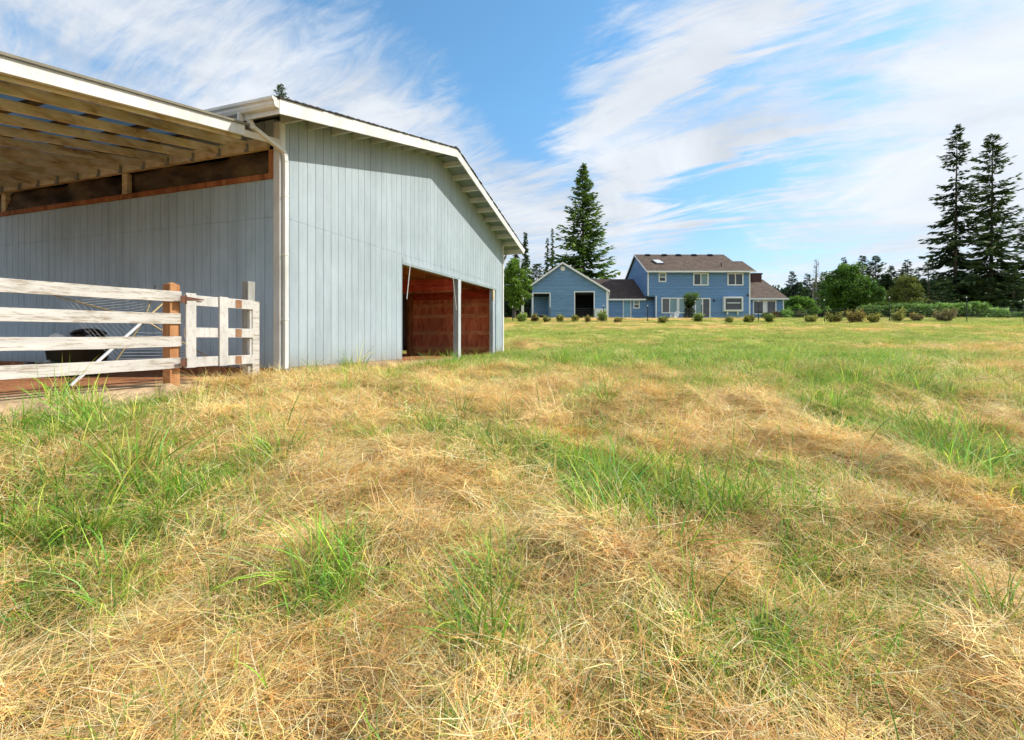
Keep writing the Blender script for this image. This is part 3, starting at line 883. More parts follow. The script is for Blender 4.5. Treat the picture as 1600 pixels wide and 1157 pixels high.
    MB().prism([(XE,y0-.062,lz(XE)+.031),(-LR-.2,y0-.062,lz(-LR-.2)+.031),(-LR-.2,y0-.062,lz(-LR-.2)+.060),(XE,y0-.062,lz(XE)+.060)], (0,-.028,0)).build('roof_edge', mat_plain('aged olive drip edge', (.20,.18,.13), .6), lt)
    MB().box(-.10,-.016,y0+.2,y1,3.67,3.85).build('ledger_beam', M_RAFTER, lt, .004)
    r = 0
    y = .55
    while y < y1:
        MB().prism([(-.105,y,lz(-.1)-.122),(-LR,y,lz(-LR)-.122),(-LR,y,lz(-LR)),(-.105,y,lz(-.1))], (0,.042,0)).build('rafter', M_RAFTER, lt, .003)
        MB().box(-.145,-.1005,y-.006,y+.048,3.655,3.78).build('joist_hanger', mat_plain('galvanised hanger', (.32,.33,.32), .5, .5), lt)
        y += .607
    MB().prism([(-.70,.02,lz(-.70)-.155),(-LR,.02,lz(-LR)-.155),(-LR,.02,lz(-LR)),(-.70,.02,lz(-.70))], (0,.042,0)).build('rafter', M_RAFTER, lt, .003)
    x = -.70
    while x > -LR:
        MB().prism([(x,y0,lz(x)+.001),(x-.12,y0,lz(x-.12)+.001),(x-.12,y0,lz(x-.12)+.042),(x,y0,lz(x)+.042)], (0,y1-y0,0)).build('purlin', M_DECK, lt)
        x -= .60
    # fascia: long white board with a spliced, set-back end piece
    MB().prism([(-.72,y0-.026,lz(-.72)-.122),(-LR-.15,y0-.026,lz(-LR-.15)-.122),(-LR-.15,y0-.026,lz(-LR-.15)+.030),(-.72,y0-.026,lz(-.72)+.030)], (0,-.03,0)).build('fascia', M_WHITE, lt, .003)
    MB().prism([(-.01,y0-.002,lz(0)-.125),(-LR-.1,y0-.002,lz(-LR-.1)-.125),(-LR-.1,y0-.002,lz(-LR-.1)+.0),(-.01,y0-.002,lz(0)-.03)], (0,-.022,0)).build('rake_board', mat_paint('aged cream paint', (.70,.64,.54), wear=(.45,.36,.26), amt=.2), lt, .003)
    zo = lz(-LR+.2)
    MB().box(-LR+.15,-LR+.25,y0,y1,zo-.42,zo-.20).build('outer_beam', M_RAFTER, lt, .004)
    for yy in (.25, 4.1, 7.9):
        MB().box(-LR+.13,-LR+.27,yy,yy+.14,-.05,zo-.42).build('lean_to_post', M_RAFTER, lt, .005)
    # concrete apron
    gb = MB(); 
    P = [(3.7,-.9,-.035),(6.62,-.75,-.035),(6.62,-.02,-.02),(3.7,-.02,-.02)]
    gb.prism(P, (0,0,-.2))
    o = gb.build('concrete_apron', M_CONC, None, .01)
    o.location = root.location; o.rotation_euler = root.rotation_euler
    tag(o, kind='structure')
    return root

# ------------------------------------------------------------------ board fence, gate, things under the lean-to
def in_barn(x, y, z=0):
    a, b = from_barn(x, y)
    return Vector((a, b, z+PADZ))
M_FENCE = mat_paint('peeling white fence paint', (.60,.565,.52), wear=(.34,.28,.21), amt=.50, scale=(.35,2,3.2), grain=4.5, rough=.8, bump=.35)
M_GATE = mat_paint('peeling white gate paint', (.60,.575,.535), wear=(.40,.32,.25), amt=.30, scale=(1.6,1.5,.7), grain=6, rough=.8, bump=.35)
M_BROWNPOST = mat_wood('orange brown post', [(.3,(.30,.12,.045)),(.5,(.47,.22,.09)),(.72,(.58,.31,.15))], (4,4,.5), 3)
M_GREYPOST = mat_wood('silvered post', [(.3,(.26,.25,.22)),(.55,(.43,.42,.38)),(.75,(.55,.54,.49))], (4,4,.4), 4)

def build_yard():
    base = in_barn(0, -.06)
    rz = BANG
    f = empty('board_fence', (base.x, base.y, PADZ), rz)
    tag(f, 'weathered white four rail board fence in front of the lean-to', 'fence')
    # posts
    MB().prism([(-1.80,.0,-.12),(-1.67,.0,-.12),(-1.67,.0,1.285),(-1.80,.0,1.285)], (0,.13,0)).add([(-1.80,0,1.285),(-1.67,0,1.285),(-1.67,.13,1.285),(-1.80,.13,1.285),(-1.735,.065,1.325)], [(0,1,4),(1,2,4),(2,3,4),(3,0,4)]).build('post', M_BROWNPOST, f, .006)
    MB().box(-4.35,-4.22,0,.13,-.1,1.25).build('post', M_BROWNPOST, f, .006)
    rng = random.Random(3)
    for zt0, zt1 in ((1.205,1.165),(.925,.900),(.635,.630),(.365,.365)):
        # top of each rail at the gate end and at its far end
        x0, x1 = -1.665, -4.9
        z1 = zt1-.006
        mb = MB(); nseg = 14
        vs = []
        for i in range(nseg+1):
            t = i/nseg; x = x0+(x1-x0)*t; z = zt0+(z1-zt0)*t - .012*math.sin(math.pi*t) + rng.uniform(-.0015,.0015)
            wob = .006*math.sin(3*t+zt0*7)
            h = .132+rng.uniform(-.002,.002)
            vs += [(x,-.026+wob,z-h),(x,-.003+wob,z-h),(x,-.003+wob,z),(x,-.026+wob,z)]
        fs = [(0,1,2,3),tuple(nseg*4+k for k in (3,2,1,0))]
        for i in range(nseg):
            a = i*4; b = a+4
            fs += [(a,a+3,b+3,b),(a+1,b+1,b+2,a+2),(a+3,a+2,b+2,b+3),(a,b,b+1,a+1)]
        mb.add(vs, fs).build('rail', M_FENCE, f, .003)
    # gate
    gp = in_barn(-1.655, -.10)
    g = empty('wooden_gate', (gp.x, gp.y, PADZ), rz)
    tag(g, 'short peeling white wooden gate hinged on the brown fence post', 'gate')
    W = 1.05; zb = .235
    for z0, z1 in ((zb+.80,zb+.935),(zb+.385,zb+.515),(zb,zb+.13)):
        MB().box(.0,W-.01,-.024,0,z0,z1).build('rail', M_GATE, g, .003)
    MB().box(0,.135,-.047,-.0245,zb-.005,zb+.955).build('stile', M_GATE, g, .003)
    MB().box(.47,.60,-.047,-.0245,zb-.005,zb+.945).build('stile', M_GATE, g, .003)
    MB().box(W-.055,W-.02,.0005,.022,zb,zb+.93).build('stile', M_GATE, g, .003)
    for z in (zb+.80, zb+.385, zb):
        MB().box(.735,.835,-.0275,-.0243,z+.008,z+.122).build('stain_patch', mat_wood('rust brown patch', [(.3,(.22,.10,.05)),(.6,(.40,.22,.12))]), g)
    M_HINGE = mat_plain('rusty hinge', (.16,.075,.05), .6, .4)
    for z in (zb+.82, zb+.02):
        h = MB().box(-.075,.0,-.060,-.048,z,z+.09).tube([(-.01,-.056,z-.01),(-.01,-.056,z+.10)], .011, 8)
        if z > .8: h.add([(0,-.0535,z+.085),(0,-.0535,z+.035),(.24,-.0535,z+.055),(.24,-.0535,z+.065),(0,-.0475,z+.085),(0,-.0475,z+.035),(.24,-.0475,z+.055),(.24,-.0475,z+.065)], [(0,1,2,3),(7,6,5,4),(0,3,7,4),(1,5,6,2),(2,6,7,3)])
        h.build('hinge', M_HINGE, g)
    # gate post
    pp = in_barn(-.60, -.02)
    p = empty('gate_post', (pp.x, pp.y, PADZ), rz)
    tag(p, 'silvery grey gate post with a white board, beside the barn corner', 'post')
    MB().box(-.075,.055,-.06,.06,-.1,1.455).build('post', M_GREYPOST, p, .008)
    MB().box(-.02,.105,-.090,-.062,-.0,1.16).build('latch_board', M_FENCE, p, .003)

    # rotary clothes airer lying against the wall
    foot = at(110,603.5,5.97); top = at(262,468,7.35)
    ax = (top-foot); Lp = ax.length; ax.normalize()
    c = empty('clothes_airer', foot)
    tag(c, 'fallen rotary clothes airer with a white pole and thin lines behind the fence', 'clothes airer')
    M_POLE = mat_plain('pale pole metal', (.68,.70,.72), .35, .2); M_ARM = mat_plain('tarnished arm metal', (.42,.33,.16), .5, .3)
    MB().tube([(0,0,0), ax*Lp*.70], .021, 12).build('pole', M_POLE, c, smooth=False)
    MB().tube([ax*Lp*.69, ax*Lp*1.0], .015, 10).build('upper_pole', M_ARM, c)
    hub = ax*Lp*.72
    MB().tube([ax*Lp*.685, ax*Lp*.75], .036, 12).build('hub', M_BLACK, c)
    tips = [at(84,462,6.95)-foot, at(243,446,8.0)-foot, at(328,560,7.75)-foot, at(172,548,6.25)-foot]
    tips[3] = at(180,566,6.7)-foot
    for t_ in tips:
        MB().tube([hub, hub.lerp(t_, .5), t_], [.011,.011,.009], 8).build('arm', M_ARM, c)
    mb = MB()
    for fr in (.30,.38,.46,.54,.62,.70,.78,.86,.93,.99):
        for i in range(4):
            a = hub.lerp(tips[i], fr); b = hub.lerp(tips[(i+1) % 4], fr)
            m = (a+b)/2-Vector((0,0,.012))
            mb.tube([a, m, b], .0015, 4, cap=False)
    mb.build('line', mat_plain('white cord', (.75,.76,.78), .6), c)

    # black stock tank with a coil of hose and a pale sack, and a small pan
    q = at(122,560,7.75); q.z = gzp(q.x, q.y)
    tk = empty('stock_tank', q)
    tag(tk, 'black plastic stock tank standing behind the fence, wider at its rim', 'tub')
    M_TUB = mat_plain('olive black plastic', (.035,.033,.022), .45)
    MB().lathe([(0,.03),(.29,.03),(.31,.0),(.335,.02),(.40,.50),(.43,.52),(.43,.56),(.39,.56),(.375,.50),(.31,.08),(0,.07)], 40).build('shell', M_TUB, tk, smooth=True)
    h = MB()
    for k in range(4):
        pts = []
        for i in range(33):
            a = 2*math.pi*i/32
            pts.append((.17+(.17+.012*k)*math.cos(a), (.20+.012*k)*math.sin(a)*.9, .585+.045*k+.03*math.sin(a*2+k)))
        h.tube(pts, .024, 8, cap=False)
    o = h.build('coiled_hose', M_BLACK, None, smooth=True, loc=q); tag(o, 'coil of black hose resting on the stock tank rim', 'hose')
    s = MB(); s.lathe([(0,.0),(.10,.0),(.135,.03),(.12,.075),(.07,.11),(.02,.125),(0,.126)], 18)
    s.v = [(x*1.25+.02*math.sin(9*y+z*20), y*.8, z*(1+.25*math.sin(11*x+3))) for x, y, z in s.v]
    o = s.build('white_sack', mat_plain('white sack cloth', (.90,.90,.88), .8), None, smooth=True, loc=q+Vector((-.15,-.16,.562))); tag(o, 'crumpled white sack lying on the stock tank', 'sack')
    q2 = at(72,566,7.4); q2.z = gzp(q2.x, q2.y)
    pn = empty('feed_pan', q2); tag(pn, 'small dark rubber feed pan on the dirt beside the stock tank', 'pan')
    MB().lathe([(0,.02),(.16,.02),(.18,0),(.22,.20),(.25,.215),(.25,.235),(.215,.235),(.17,.05),(0,.05)], 28).build('shell', M_BLACK, pn, smooth=True)
    f_ = MB(); f_.lathe([(.185,.17),(.15,.205),(.10,.235),(.05,.255),(0,.26)], 22)
    f_.v = [(x, y, z+.02*math.sin(31*x+17*y)*(z > .18)) for x, y, z in f_.v]
    o = f_.build('feed', mat_plain('pale feed', (.55,.50,.42), .9), pn)
    q3 = at(-5,566,8.6); q3.z = gzp(q3.x, q3.y)
# ------------------------------------------------------------------ the blue house on the rise
M_BLUE = mat_lap('blue lap siding', (.15,.285,.52))
M_BLUE2 = mat_lap('garage blue lap siding', (.165,.305,.50))
M_HTRIM = mat_plain('house white trim', (.80,.80,.80), .5, 0, .05)
M_HROOF = mat_shingle('brown shingles', (.135,.095,.07))
M_HROOF2 = mat_shingle('dark brown shingles', (.09,.062,.05))
M_GLASS = mat_glass('window glass')
M_CURT = mat_plain('pale curtain glass', (.20,.30,.34), .08)
M_CURT2 = mat_plain('grey curtain glass', (.13,.13,.14), .08)
M_DOORBLUE = mat_plain('pale blue door', (.19,.36,.52), .5)
M_BRICKD = mat_plain('dark chimney brick', (.10,.055,.045), .9)
M_HDARK = mat_plain('dark bay interior', (.02,.022,.03), .9)
HB = 2.12            # ground at the house

def wall_with_holes(mb, x0, x1, z0, ztop, y, holes, t=.15):
    """front wall (facing -y) built of butted blocks round its openings; ztop may be a function"""
    xs = sorted(set([x0, x1]+[h[0] for h in holes]+[h[1] for h in holes]))
    for a, b in zip(xs[:-1], xs[1:]):
        m = (a+b)/2
        hs = sorted([h for h in holes if h[0] <= m <= h[1]], key=lambda h: h[2])
        z = z0
        for h in hs:
            if h[2]-z > .01: mb.prism([(a,y,z),(b,y,z),(b,y,h[2]),(a,y,h[2])], (0,t,0))
            z = h[3]
        zt = ztop if callable(ztop) else (lambda s: ztop)
        brk = [a]+[c for c in getattr(zt, 'breaks', []) if a < c < b]+[b]
        for c, d in zip(brk[:-1], brk[1:]):
            mb.prism([(c,y,z),(d,y,z),(d,y,zt(d)),(c,y,zt(c))], (0,t,0))

def window(parent, x0, x1, z0, z1, y, panes=2, horiz=False, fr=.11, glass=None, name='window', depth=.05, label=None):
    """white frame with glass set back in it; y is the wall face, -y looks out"""
    mb = MB()
    yo = y-depth
    mb.box(x0, x1, yo, y+.10, z0, z0+fr).box(x0, x1, yo, y+.10, z1-fr, z1)
    mb.box(x0, x0+fr, yo+.002, y+.10, z0+fr, z1-fr).box(x1-fr, x1, yo+.002, y+.10, z0+fr, z1-fr)
    if horiz:
        for k in range(1, panes):
            z = z0+(z1-z0)*k/panes; mb.box(x0+fr, x1-fr, yo+.012, y+.09, z-.04, z+.04)
    else:
        for k in range(1, panes):
            x = x0+(x1-x0)*k/panes; mb.box(x-.05, x+.05, yo+.012, y+.09, z0+fr, z1-fr)
    o = mb.build(name, M_HTRIM, parent)
    if label: o['label'] = label
    gl = glass or [M_GLASS]*panes
    for k in range(panes):
        if horiz:
            a, b, c, d = x0+fr, x1-fr, z0+(z1-z0)*k/panes+.05, z0+(z1-z0)*(k+1)/panes-.05
        else:
            a, b, c, d = x0+(x1-x0)*k/panes+.05, x0+(x1-x0)*(k+1)/panes-.05, z0+fr, z1-fr
        MB().box(a-.02, b+.02, y+.03, y+.05, c-.02, d+.02).build('pane', gl[k % len(gl)], o)
    return o

def build_house():
    O = Vector((15.84, 55.0, HB))
    root = empty('blue_house', O)
    tag(root, 'two storey blue house with brown shingle roof, low garage wing and white trim', 'house')
    def X(px, Y): return (px-800)/F*Y - O.x
    def Z(py, Y): return (HZ-py)/F*Y - O.z
    YF = 55.0
    xl, xr_ = 0.0, 11.0
    xe = X(1172, YF)
    ze = Z(424, YF)+.05
    slope = .51
    zr = Z(398, 60.2)
    # ---- main block (upper storey oversails the entry recess on the left)
    rx0, rx1 = X(1024.5, YF), xe
    holes = []
    def HO(px0, px1, py0, py1): 
        h = (X(px0,YF), X(px1,YF), Z(py1,YF), Z(py0,YF)); holes.append(h); return h
    w1 = HO(1029,1041,426,441); w2 = HO(1083,1107,427,446.5); w3 = HO(1136.5,1161.5,427,446.5)
    w4 = HO(1033.5,1059,465.5,490); w5 = HO(1059.6,1083,465.5,490); d1 = HO(1085.5,1110,466,495.5); w6 = HO(1130,1157,465.5,486)
    zsplit = Z(462.5, YF)
    mb = MB()
    wall_with_holes(mb, xl, xe, zsplit, ze, 0, [h for h in holes if h[2] > zsplit])
    wall_with_holes(mb, rx0, xe, -.3, zsplit-.003, 0, [h for h in holes if h[2] < zsplit])
    D = 10.4
    und_ = lambda y: ze + slope*min(y, D-y)-.05
    mb.prism([(xl,.153,zsplit),(xl,D,zsplit),(xl,D,ze-.02),(xl,D/2,ze+slope*D/2-.05),(xl,.153,ze-.02)], (.15,0,0))
    mb.prism([(rx0,.153,-.3),(rx0,D,-.3),(rx0,D,zsplit-.003),(rx0,.153,zsplit-.003)], (.15,0,0))
    mb.prism([(xe-.15,.153,-.3),(xe-.15,5.4,-.3),(xe-.15,5.4,ze-.02),(xe-.15,2.7,ze+slope*2.7-.1),(xe-.15,.153,ze-.02)], (.15,0,0))
    mb.box(xl+.153, rx0-.003, .153, D-.2, zsplit, zsplit+.1)
    mb.box(rx0+.16, xe-.16, 1.6, 1.7, -.3, ze-.1)
    mb.box(xl+.16, xe-.16, .16, D-.1, zsplit-.12, zsplit-.006)
    mb.build('main_wall', M_BLUE, root)
    MB().box(xl+.3, rx0-.01, 3.0, 3.1, -.3, zsplit-.01).build('entry_wall', M_BLUE, root)
    # trim
    def trim(x0,x1,z0,z1,y=0,n='corner_trim'): MB().box(x0,x1,y-.03,y-.001,z0,z1).build(n, M_HTRIM, root)
    trim(xl-.02, xl+.12, zsplit, ze-.12); trim(rx0-.02, rx0+.12, -.3, zsplit-.005); trim(xe-.13, xe+.02, -.3, ze-.12)
    window(root, *w1, 0, 2, True, fr=.12, glass=[M_GLASS, M_CURT])
    window(root, *w2, 0, 2, fr=.13, glass=[M_GLASS, M_CURT])
    window(root, *w3, 0, 2, fr=.13)
    window(root, *w4, 0, 2, fr=.12, glass=[M_CURT2, M_CURT])
    window(root, *w5, 0, 2, fr=.12, glass=[M_CURT, M_CURT2])
    window(root, d1[0], d1[1], -.05, d1[3], 0, 2, fr=.13, name='patio_door', glass=[M_CURT, M_GLASS])
    # box window standing out on brackets
    bw = window(root, w6[0]-.1, w6[1]+.1, w6[2]-.05, w6[3]+.05, -.35, 1, fr=.16, name='box_window', depth=.12)
    MB().box(w6[0]+.22, w6[1]-.22, -.44, -.36, (w6[2]+w6[3])/2+.08, (w6[2]+w6[3])/2+.17).build('sash_bar', M_HTRIM, bw)
    MB().box(w6[0]-.08, w6[0]+.0, -.25, -.001, w6[2]-.03, w6[3]+.03).box(w6[1], w6[1]+.08, -.25, -.001, w6[2]-.03, w6[3]+.03).box(w6[0]-.08,w6[1]+.08,-.25,-.001,w6[3]+.035,w6[3]+.1).box(w6[0]-.08,w6[1]+.08,-.25,-.001,w6[2]-.1,w6[2]-.035).build('side_panel', M_HTRIM, bw)
    for x in (w6[0]+.35, w6[1]-.45):
        MB().box(x, x+.09, -.30, -.001, w6[2]-.5, w6[2]-.105).build('bracket', M_HTRIM, bw)
    for px, py in ((1115,469.5), (1168,461)):
        x, z = X(px, YF), Z(py, YF)
        MB().box(x-.05,x+.05,-.06,-.001,z-.05,z+.12).lathe([(.0,-.22),(.09,-.2),(.11,-.02),(.03,.06),(0,.07)],10,(x,-.16,z)).build('wall_lamp', mat_plain('dark lamp', (.06,.06,.07), .4), root)
    # roof: main ridge, and the lower ridge at the right-hand end
    def roof(name, x0, x1, y0, yr, z0, zr_, mat, y2=None, t=.16, zb=None, parent=None):
        mb = MB()
        mb.slab([(x0,y0,z0),(x1,y0,z0),(x1,yr,zr_),(x0,yr,zr_)], t)
        y2 = y2 if y2 is not None else 2*yr-y0
        z2 = zb if zb is not None else z0
        mb.slab([(x0,yr+.001,zr_),(x1,yr+.001,zr_),(x1,y2,z2),(x0,y2,z2)], t)
        return mb.build(name, mat, parent or root)
    ey = -.5; ez = Z(423.3, YF+ey)
    rx = X(991, 60.2); ry = 60.2-55
    x_end = 27.05-O.x
    mr = roof('main_roof', rx, x_end, ey, ry, ez, zr, M_HROOF, t=.14)
    y2r = 57.7-55
    z2r = ez+slope*(y2r-ey)
    roof('side_roof', x_end+.003, X(1181, YF+ey), ey, y2r, ez, z2r, M_HROOF, t=.14)
    # white gutter and rake boards
    MB().box(rx-.02, X(1181.5, YF+ey), ey-.10, ey-.005, ez-.20, ez-.02).build('gutter', M_HTRIM, root)
    for xx in (rx-.035,):
        MB().prism([(xx,ey,ez-.20),(xx,ry,zr-.20),(xx,ry,zr-.01),(xx,ey,ez-.01)], (.032,0,0)).prism([(xx,ry+.002,zr-.20),(xx,2*ry-ey,ez-.20),(xx,2*ry-ey,ez-.01),(xx,ry+.002,zr-.01)], (.032,0,0)).build('rake_board', M_HTRIM, root)
    MB().prism([(x_end+.004,y2r+.25,z2r+.02),(x_end+.004,ry,zr-.2),(x_end+.004,2*ry-y2r,z2r-.2)], (-.03,0,0)).build('gable_face', M_BLUE, root)
    # roof vents, pipe, skylight
    sl = lambda y: ez+slope*(y-ey)
    for px in (1012,1038,1060,1084.5,1109.5):
        yy = ry-.45; x = X(px, 55+yy)
        MB().prism([(x-.28,yy-.25,sl(yy-.25)+.003),(x+.28,yy-.25,sl(yy-.25)+.003),(x+.28,yy-.25,sl(yy-.25)+.2),(x-.28,yy-.25,sl(yy-.25)+.2)], (0,.4,.16)).build('roof_vent', M_HDARK, mr)
    yy = .9; x = X(1127, 55+yy); MB().tube([(x,yy,sl(yy)-.05),(x,yy,sl(yy)+.45)], .06, 8).build('vent_pipe', M_HDARK, mr)
    ya, yb = 1.55, 2.75; xa, xb = X(1024, 57), X(1036, 57)
    sk = MB().prism([(xa,ya,sl(ya)+.003),(xb,ya,sl(ya)+.003),(xb-.25,yb,sl(yb)+.003),(xa-.25,yb,sl(yb)+.003)], (0,0,.16)).build('skylight', mat_plain('skylight curb', (.10,.09,.09), .5), mr)
    MB().prism([(xa+.1,ya+.08,sl(ya+.08)+.165),(xb-.03,ya+.08,sl(ya+.08)+.165),(xb-.28,yb-.08,sl(yb-.08)+.165),(xa-.12,yb-.08,sl(yb-.08)+.165)], (0,0,.02)).build('pane', mat_plain('skylight pane', (.70,.74,.78), .15), sk)

    # ---- right wing
    yw = 57.0-55; ywe = 56.5-55
    zwe = Z(466, 56.5); xw1 = X(1224.5, 57)
    hs = [(X(1176,57), X(1193.5,57), Z(491.5,57), Z(469.5,57)), (X(1197,57), X(1213,57), Z(491.5,57), Z(469.5,57))]
    mb = MB(); wall_with_holes(mb, xe+.003, xw1, -.3, zwe-.08, yw, hs)
    rw = 62.3-55; zrw = Z(437, 62.3)
    mb.prism([(xw1-.15,yw+.153,-.3),(xw1-.15,2*rw-yw,-.3),(xw1-.15,2*rw-yw,zwe-.1),(xw1-.15,rw,zrw-.2),(xw1-.15,yw+.153,zwe-.1)], (.15,0,0))
    mb.box(xe+.1, xw1-.2, yw+2.4, yw+2.5, -.3, zwe-.1)
    mb.build('wing_wall', M_BLUE, root)
    for h in hs: window(root, *h, yw, 1, fr=.14)
    MB().box(hs[0][1]+.01, hs[1][0]-.01, yw-.03, yw-.002, -.2, zwe-.1).build('corner_trim', M_HTRIM, root)
    MB().box(xw1-.12, xw1+.02, yw-.03, yw-.002, -.3, zwe-.1).build('corner_trim', M_HTRIM, root)
    xr0 = xe+.003
    roof('wing_roof', xr0, X(1232,56.5), ywe, rw, zwe, zrw, M_HROOF, t=.14)
    MB().box(xr0, X(1232.5,56.5), ywe-.10, ywe-.005, zwe-.2, zwe-.02).build('gutter', M_HTRIM, root)
    cx, cz = X(1179, 62), Z(438, 62)
    MB().box(cx-.62, cx+.62, rw-.9, rw-.2, cz-1.2, Z(430.5,62)).box(cx-.70, cx+.70, rw-.98, rw-.12, Z(430.5,62)+.003, Z(428,62)).build('chimney', M_BRICKD, root)

    # ---- garage with the open bays
    yg = 51.0-55
    gx = lambda px: X(px, 51); gzz = lambda py: Z(py, 51)
    ax_, az_ = gx(878.5), gzz(410.5)
    sr = (410.5-453)/(948.5-878.5)   # slopes as seen in elevation
    slr = .605; sll = .715
    xL, xR = gx(831.5), gx(947.5)
    def top(x): return az_-.12-(slr*(x-ax_) if x > ax_ else sll*(ax_-x))
    top.breaks = [ax_]
    hb1 = (gx(831.6), gx(859), -.3, gzz(459)); hb2 = (gx(898.3), gx(928), -.3, gzz(457))
    mb = MB(); wall_with_holes(mb, xL, xR, -.3, top, yg, [(xL, hb1[1], hb1[2], hb1[3]), hb2], t=.15)
    mb.box(xR-.15, xR, yg+.153, 4.0, -.3, top(xR)-.02)
    mb.box(hb1[1], hb1[1]+.12, yg+.153, yg+3.3, -.3, 2.7)
    mb.box(xL, hb1[1]-.003, yg+3.2, yg+3.3, -.3, 2.72)
    mb.build('garage_wall', M_BLUE2, root)
    MB().box(xL, xR-.16, yg+.155, yg+8, 2.75, 2.85).box(hb1[1]+.13, xR-.16, yg+3.4, yg+3.5, -.3, 2.74).build('bay_ceiling', M_HDARK, root)
    def frame(h, left=True, n='bay_frame'):
        mb = MB()
        if left: mb.box(h[0]-.09, h[0]+.02, yg-.03, yg-.002, -.3, h[3]+.10)
        mb.box(h[1]-.02, h[1]+.09, yg-.03, yg-.002, -.3, h[3]+.10).box(h[0]+.021 if left else h[0], h[1]-.021, yg-.03, yg-.002, h[3], h[3]+.10)
        mb.build(n, M_HTRIM, root)
    frame(hb1, False); frame(hb2)
    MB().box(xL-.02, xL+.13, yg-.05, yg+.12, -.3, hb1[3]-.002).build('bay_post', M_HTRIM, root)
    MB().box(xR-.02, xR+.22, yg-.03, yg-.002, -.3, top(xR)-.05).build('corner_trim', M_HTRIM, root)
    # gable vent
    MB().lathe([(0,0),(.26,0),(.26,.04),(.20,.05),(0,.03)], 8).build('gable_vent', M_HTRIM, root).matrix_local = Matrix.Translation((gx(879.3), yg-.002, gzz(420))) @ Matrix.Rotation(R(90), 4, 'X')
    # roof slabs and white rake boards
    xel, xer = gx(829), gx(950)
    yb = 7.0
    zl, zr2 = az_-sll*(ax_-xel), az_-slr*(xer-ax_)
    mb = MB()
    mb.slab([(xel,yg-.35,zl),(ax_,yg-.35,az_),(ax_,yb,az_),(xel,yb,zl)], .12)
    mb.slab([(ax_+.001,yg-.35,az_),(xer,yg-.35,zr2),(xer,yb,zr2),(ax_+.001,yb,az_)], .12)
    mb.build('garage_roof', M_HROOF, root)
    MB().prism([(xel-.05,yg-.352,zl-.22),(ax_,yg-.352,az_-.20),(ax_,yg-.352,az_+.02),(xel-.05,yg-.352,zl-.01)], (0,-.03,0)).build('rake_board', M_HTRIM, root)
    MB().prism([(xer+.08,yg-.352,zr2-.26),(ax_+.001,yg-.352,az_-.20),(ax_+.001,yg-.352,az_+.02),(xer+.08,yg-.352,zr2-.03)], (0,-.03,0)).build('rake_board', M_HTRIM, root)

    # ---- link wing between garage and house
    yk = 56.0-55; yke = 55.5-55
    zke = Z(467, 55.5)
    dk = (X(973.5,56), X(986,56)); wk = (X(989.5,56), X(999.5,56), Z(482.5,56), Z(469,56))
    mb = MB(); wall_with_holes(mb, xR+.01, rx0-.005, -.3, zke-.08, yk, [(dk[0], dk[1], -.3, Z(469,56)), wk])
    mb.box(xR+.2, rx0-.2, yk+2.5, yk+2.6, -.3, zke-.1)
    mb.build('link_wall', M_BLUE, root)
    MB().box(dk[0]+.09, dk[1]-.09, yk+.03, yk+.08, -.3, Z(469,56)-.05).build('door', M_DOORBLUE, root)
    for x in (dk[0]-.02, dk[1]-.08): MB().box(x, x+.1, yk-.03, yk+.02, -.3, Z(469,56)).build('door_trim', M_HTRIM, root)
    window(root, *wk, yk, 2, True, fr=.12, glass=[M_GLASS, M_CURT])
    # garage doors on the side, in shade under the eave
    for i in range(2):
        MB().box(xR+.003, xR+.05, yg+.5+i*2.4, yg+2.6+i*2.4, -.3, 2.1).build('side_door', M_HTRIM, root)
    zrk = Z(436.5, 61.4)
    mb = MB()
    mb.slab([(xer-1.9,yke+3.2,zke+.51*3.2),(xer+.9,yke,zke),(rx0+.35,yke,zke),(rx0+.35,61.4-55,zrk),(xer-2.2,61.4-55,zrk)], .12)
    mb.slab([(xer-2.2,61.402-55,zrk),(xl+.3,61.402-55,zrk),(xl+.3,67-55,zke),(xer-2.2,67-55,zke)], .12)
    mb.build('link_roof', M_HROOF2, root)
    MB().box(xer+.8, X(1009,55.5), yke-.10, yke-.005, zke-.2, zke-.02).build('gutter', M_HTRIM, root)
    MB().prism([(xer+.09,yg-.3,zr2-.02),(xer+.95,yke,zke+.0),(xer+.95,yke,zke-.2),(xer+.09,yg-.3,zr2-.22)], (.06,0,0)).build('gutter', M_HTRIM, root)

    # ---- loose things by the house
    def lone(name, label, cat, loc): return tag(empty(name, loc), label, cat)
    q = at(936.5, 496, 50.4); q.z = HB-.05
    u = lone('utility_box', 'white utility cabinet standing against the garage wall right of the open bay', 'cabinet', q)
    MB().box(-.55,.50,-.3,.25,0,1.06).build('body', mat_plain('cabinet white', (.72,.74,.77), .5), u, .03)
    MB().box(-.58,.60,-.33,.28,1.065,1.15).build('lid', M_HTRIM, u, .02)
    MB().box(.505,.62,-.28,.2,0,1.06).build('side_panel', M_HTRIM, u, .01)
    q = at(847, 495, 51.6); q.z = HB-.05
    b = lone('dark_bin', 'dark bin standing inside the left open bay of the garage', 'bin', q)
    MB().prism([(-.27,-.25,0),(.27,-.25,0),(.3,-.28,.5),(-.3,-.28,.5)], (0,.5,0)).build('body', M_HDARK, b, .02)
    MB().box(-.32,.32,-.31,.25,.502,.55).build('lid', mat_plain('bin lid', (.03,.03,.04), .5), b, .02)
    q = at(1054, 495, 53.2); q.z = 2.2-.02
    ch = lone('garden_chair', 'white slatted garden chair on the lawn before the big front window', 'chair', q)
    ch.rotation_euler.z = R(-55)
    for x in (-.27,.27):
        MB().beam((x,-.35,0),(x,-.33,.52),.06,.09,(0,1,0)).build('leg', M_HTRIM, ch)
        MB().beam((x,-.36,.30),(x,.45,.03),.05,.12).build('leg', M_HTRIM, ch)
        MB().box(x-.08,x+.08,-.45,.35,.53,.56).build('arm', M_HTRIM, ch)
    s = MB(); 
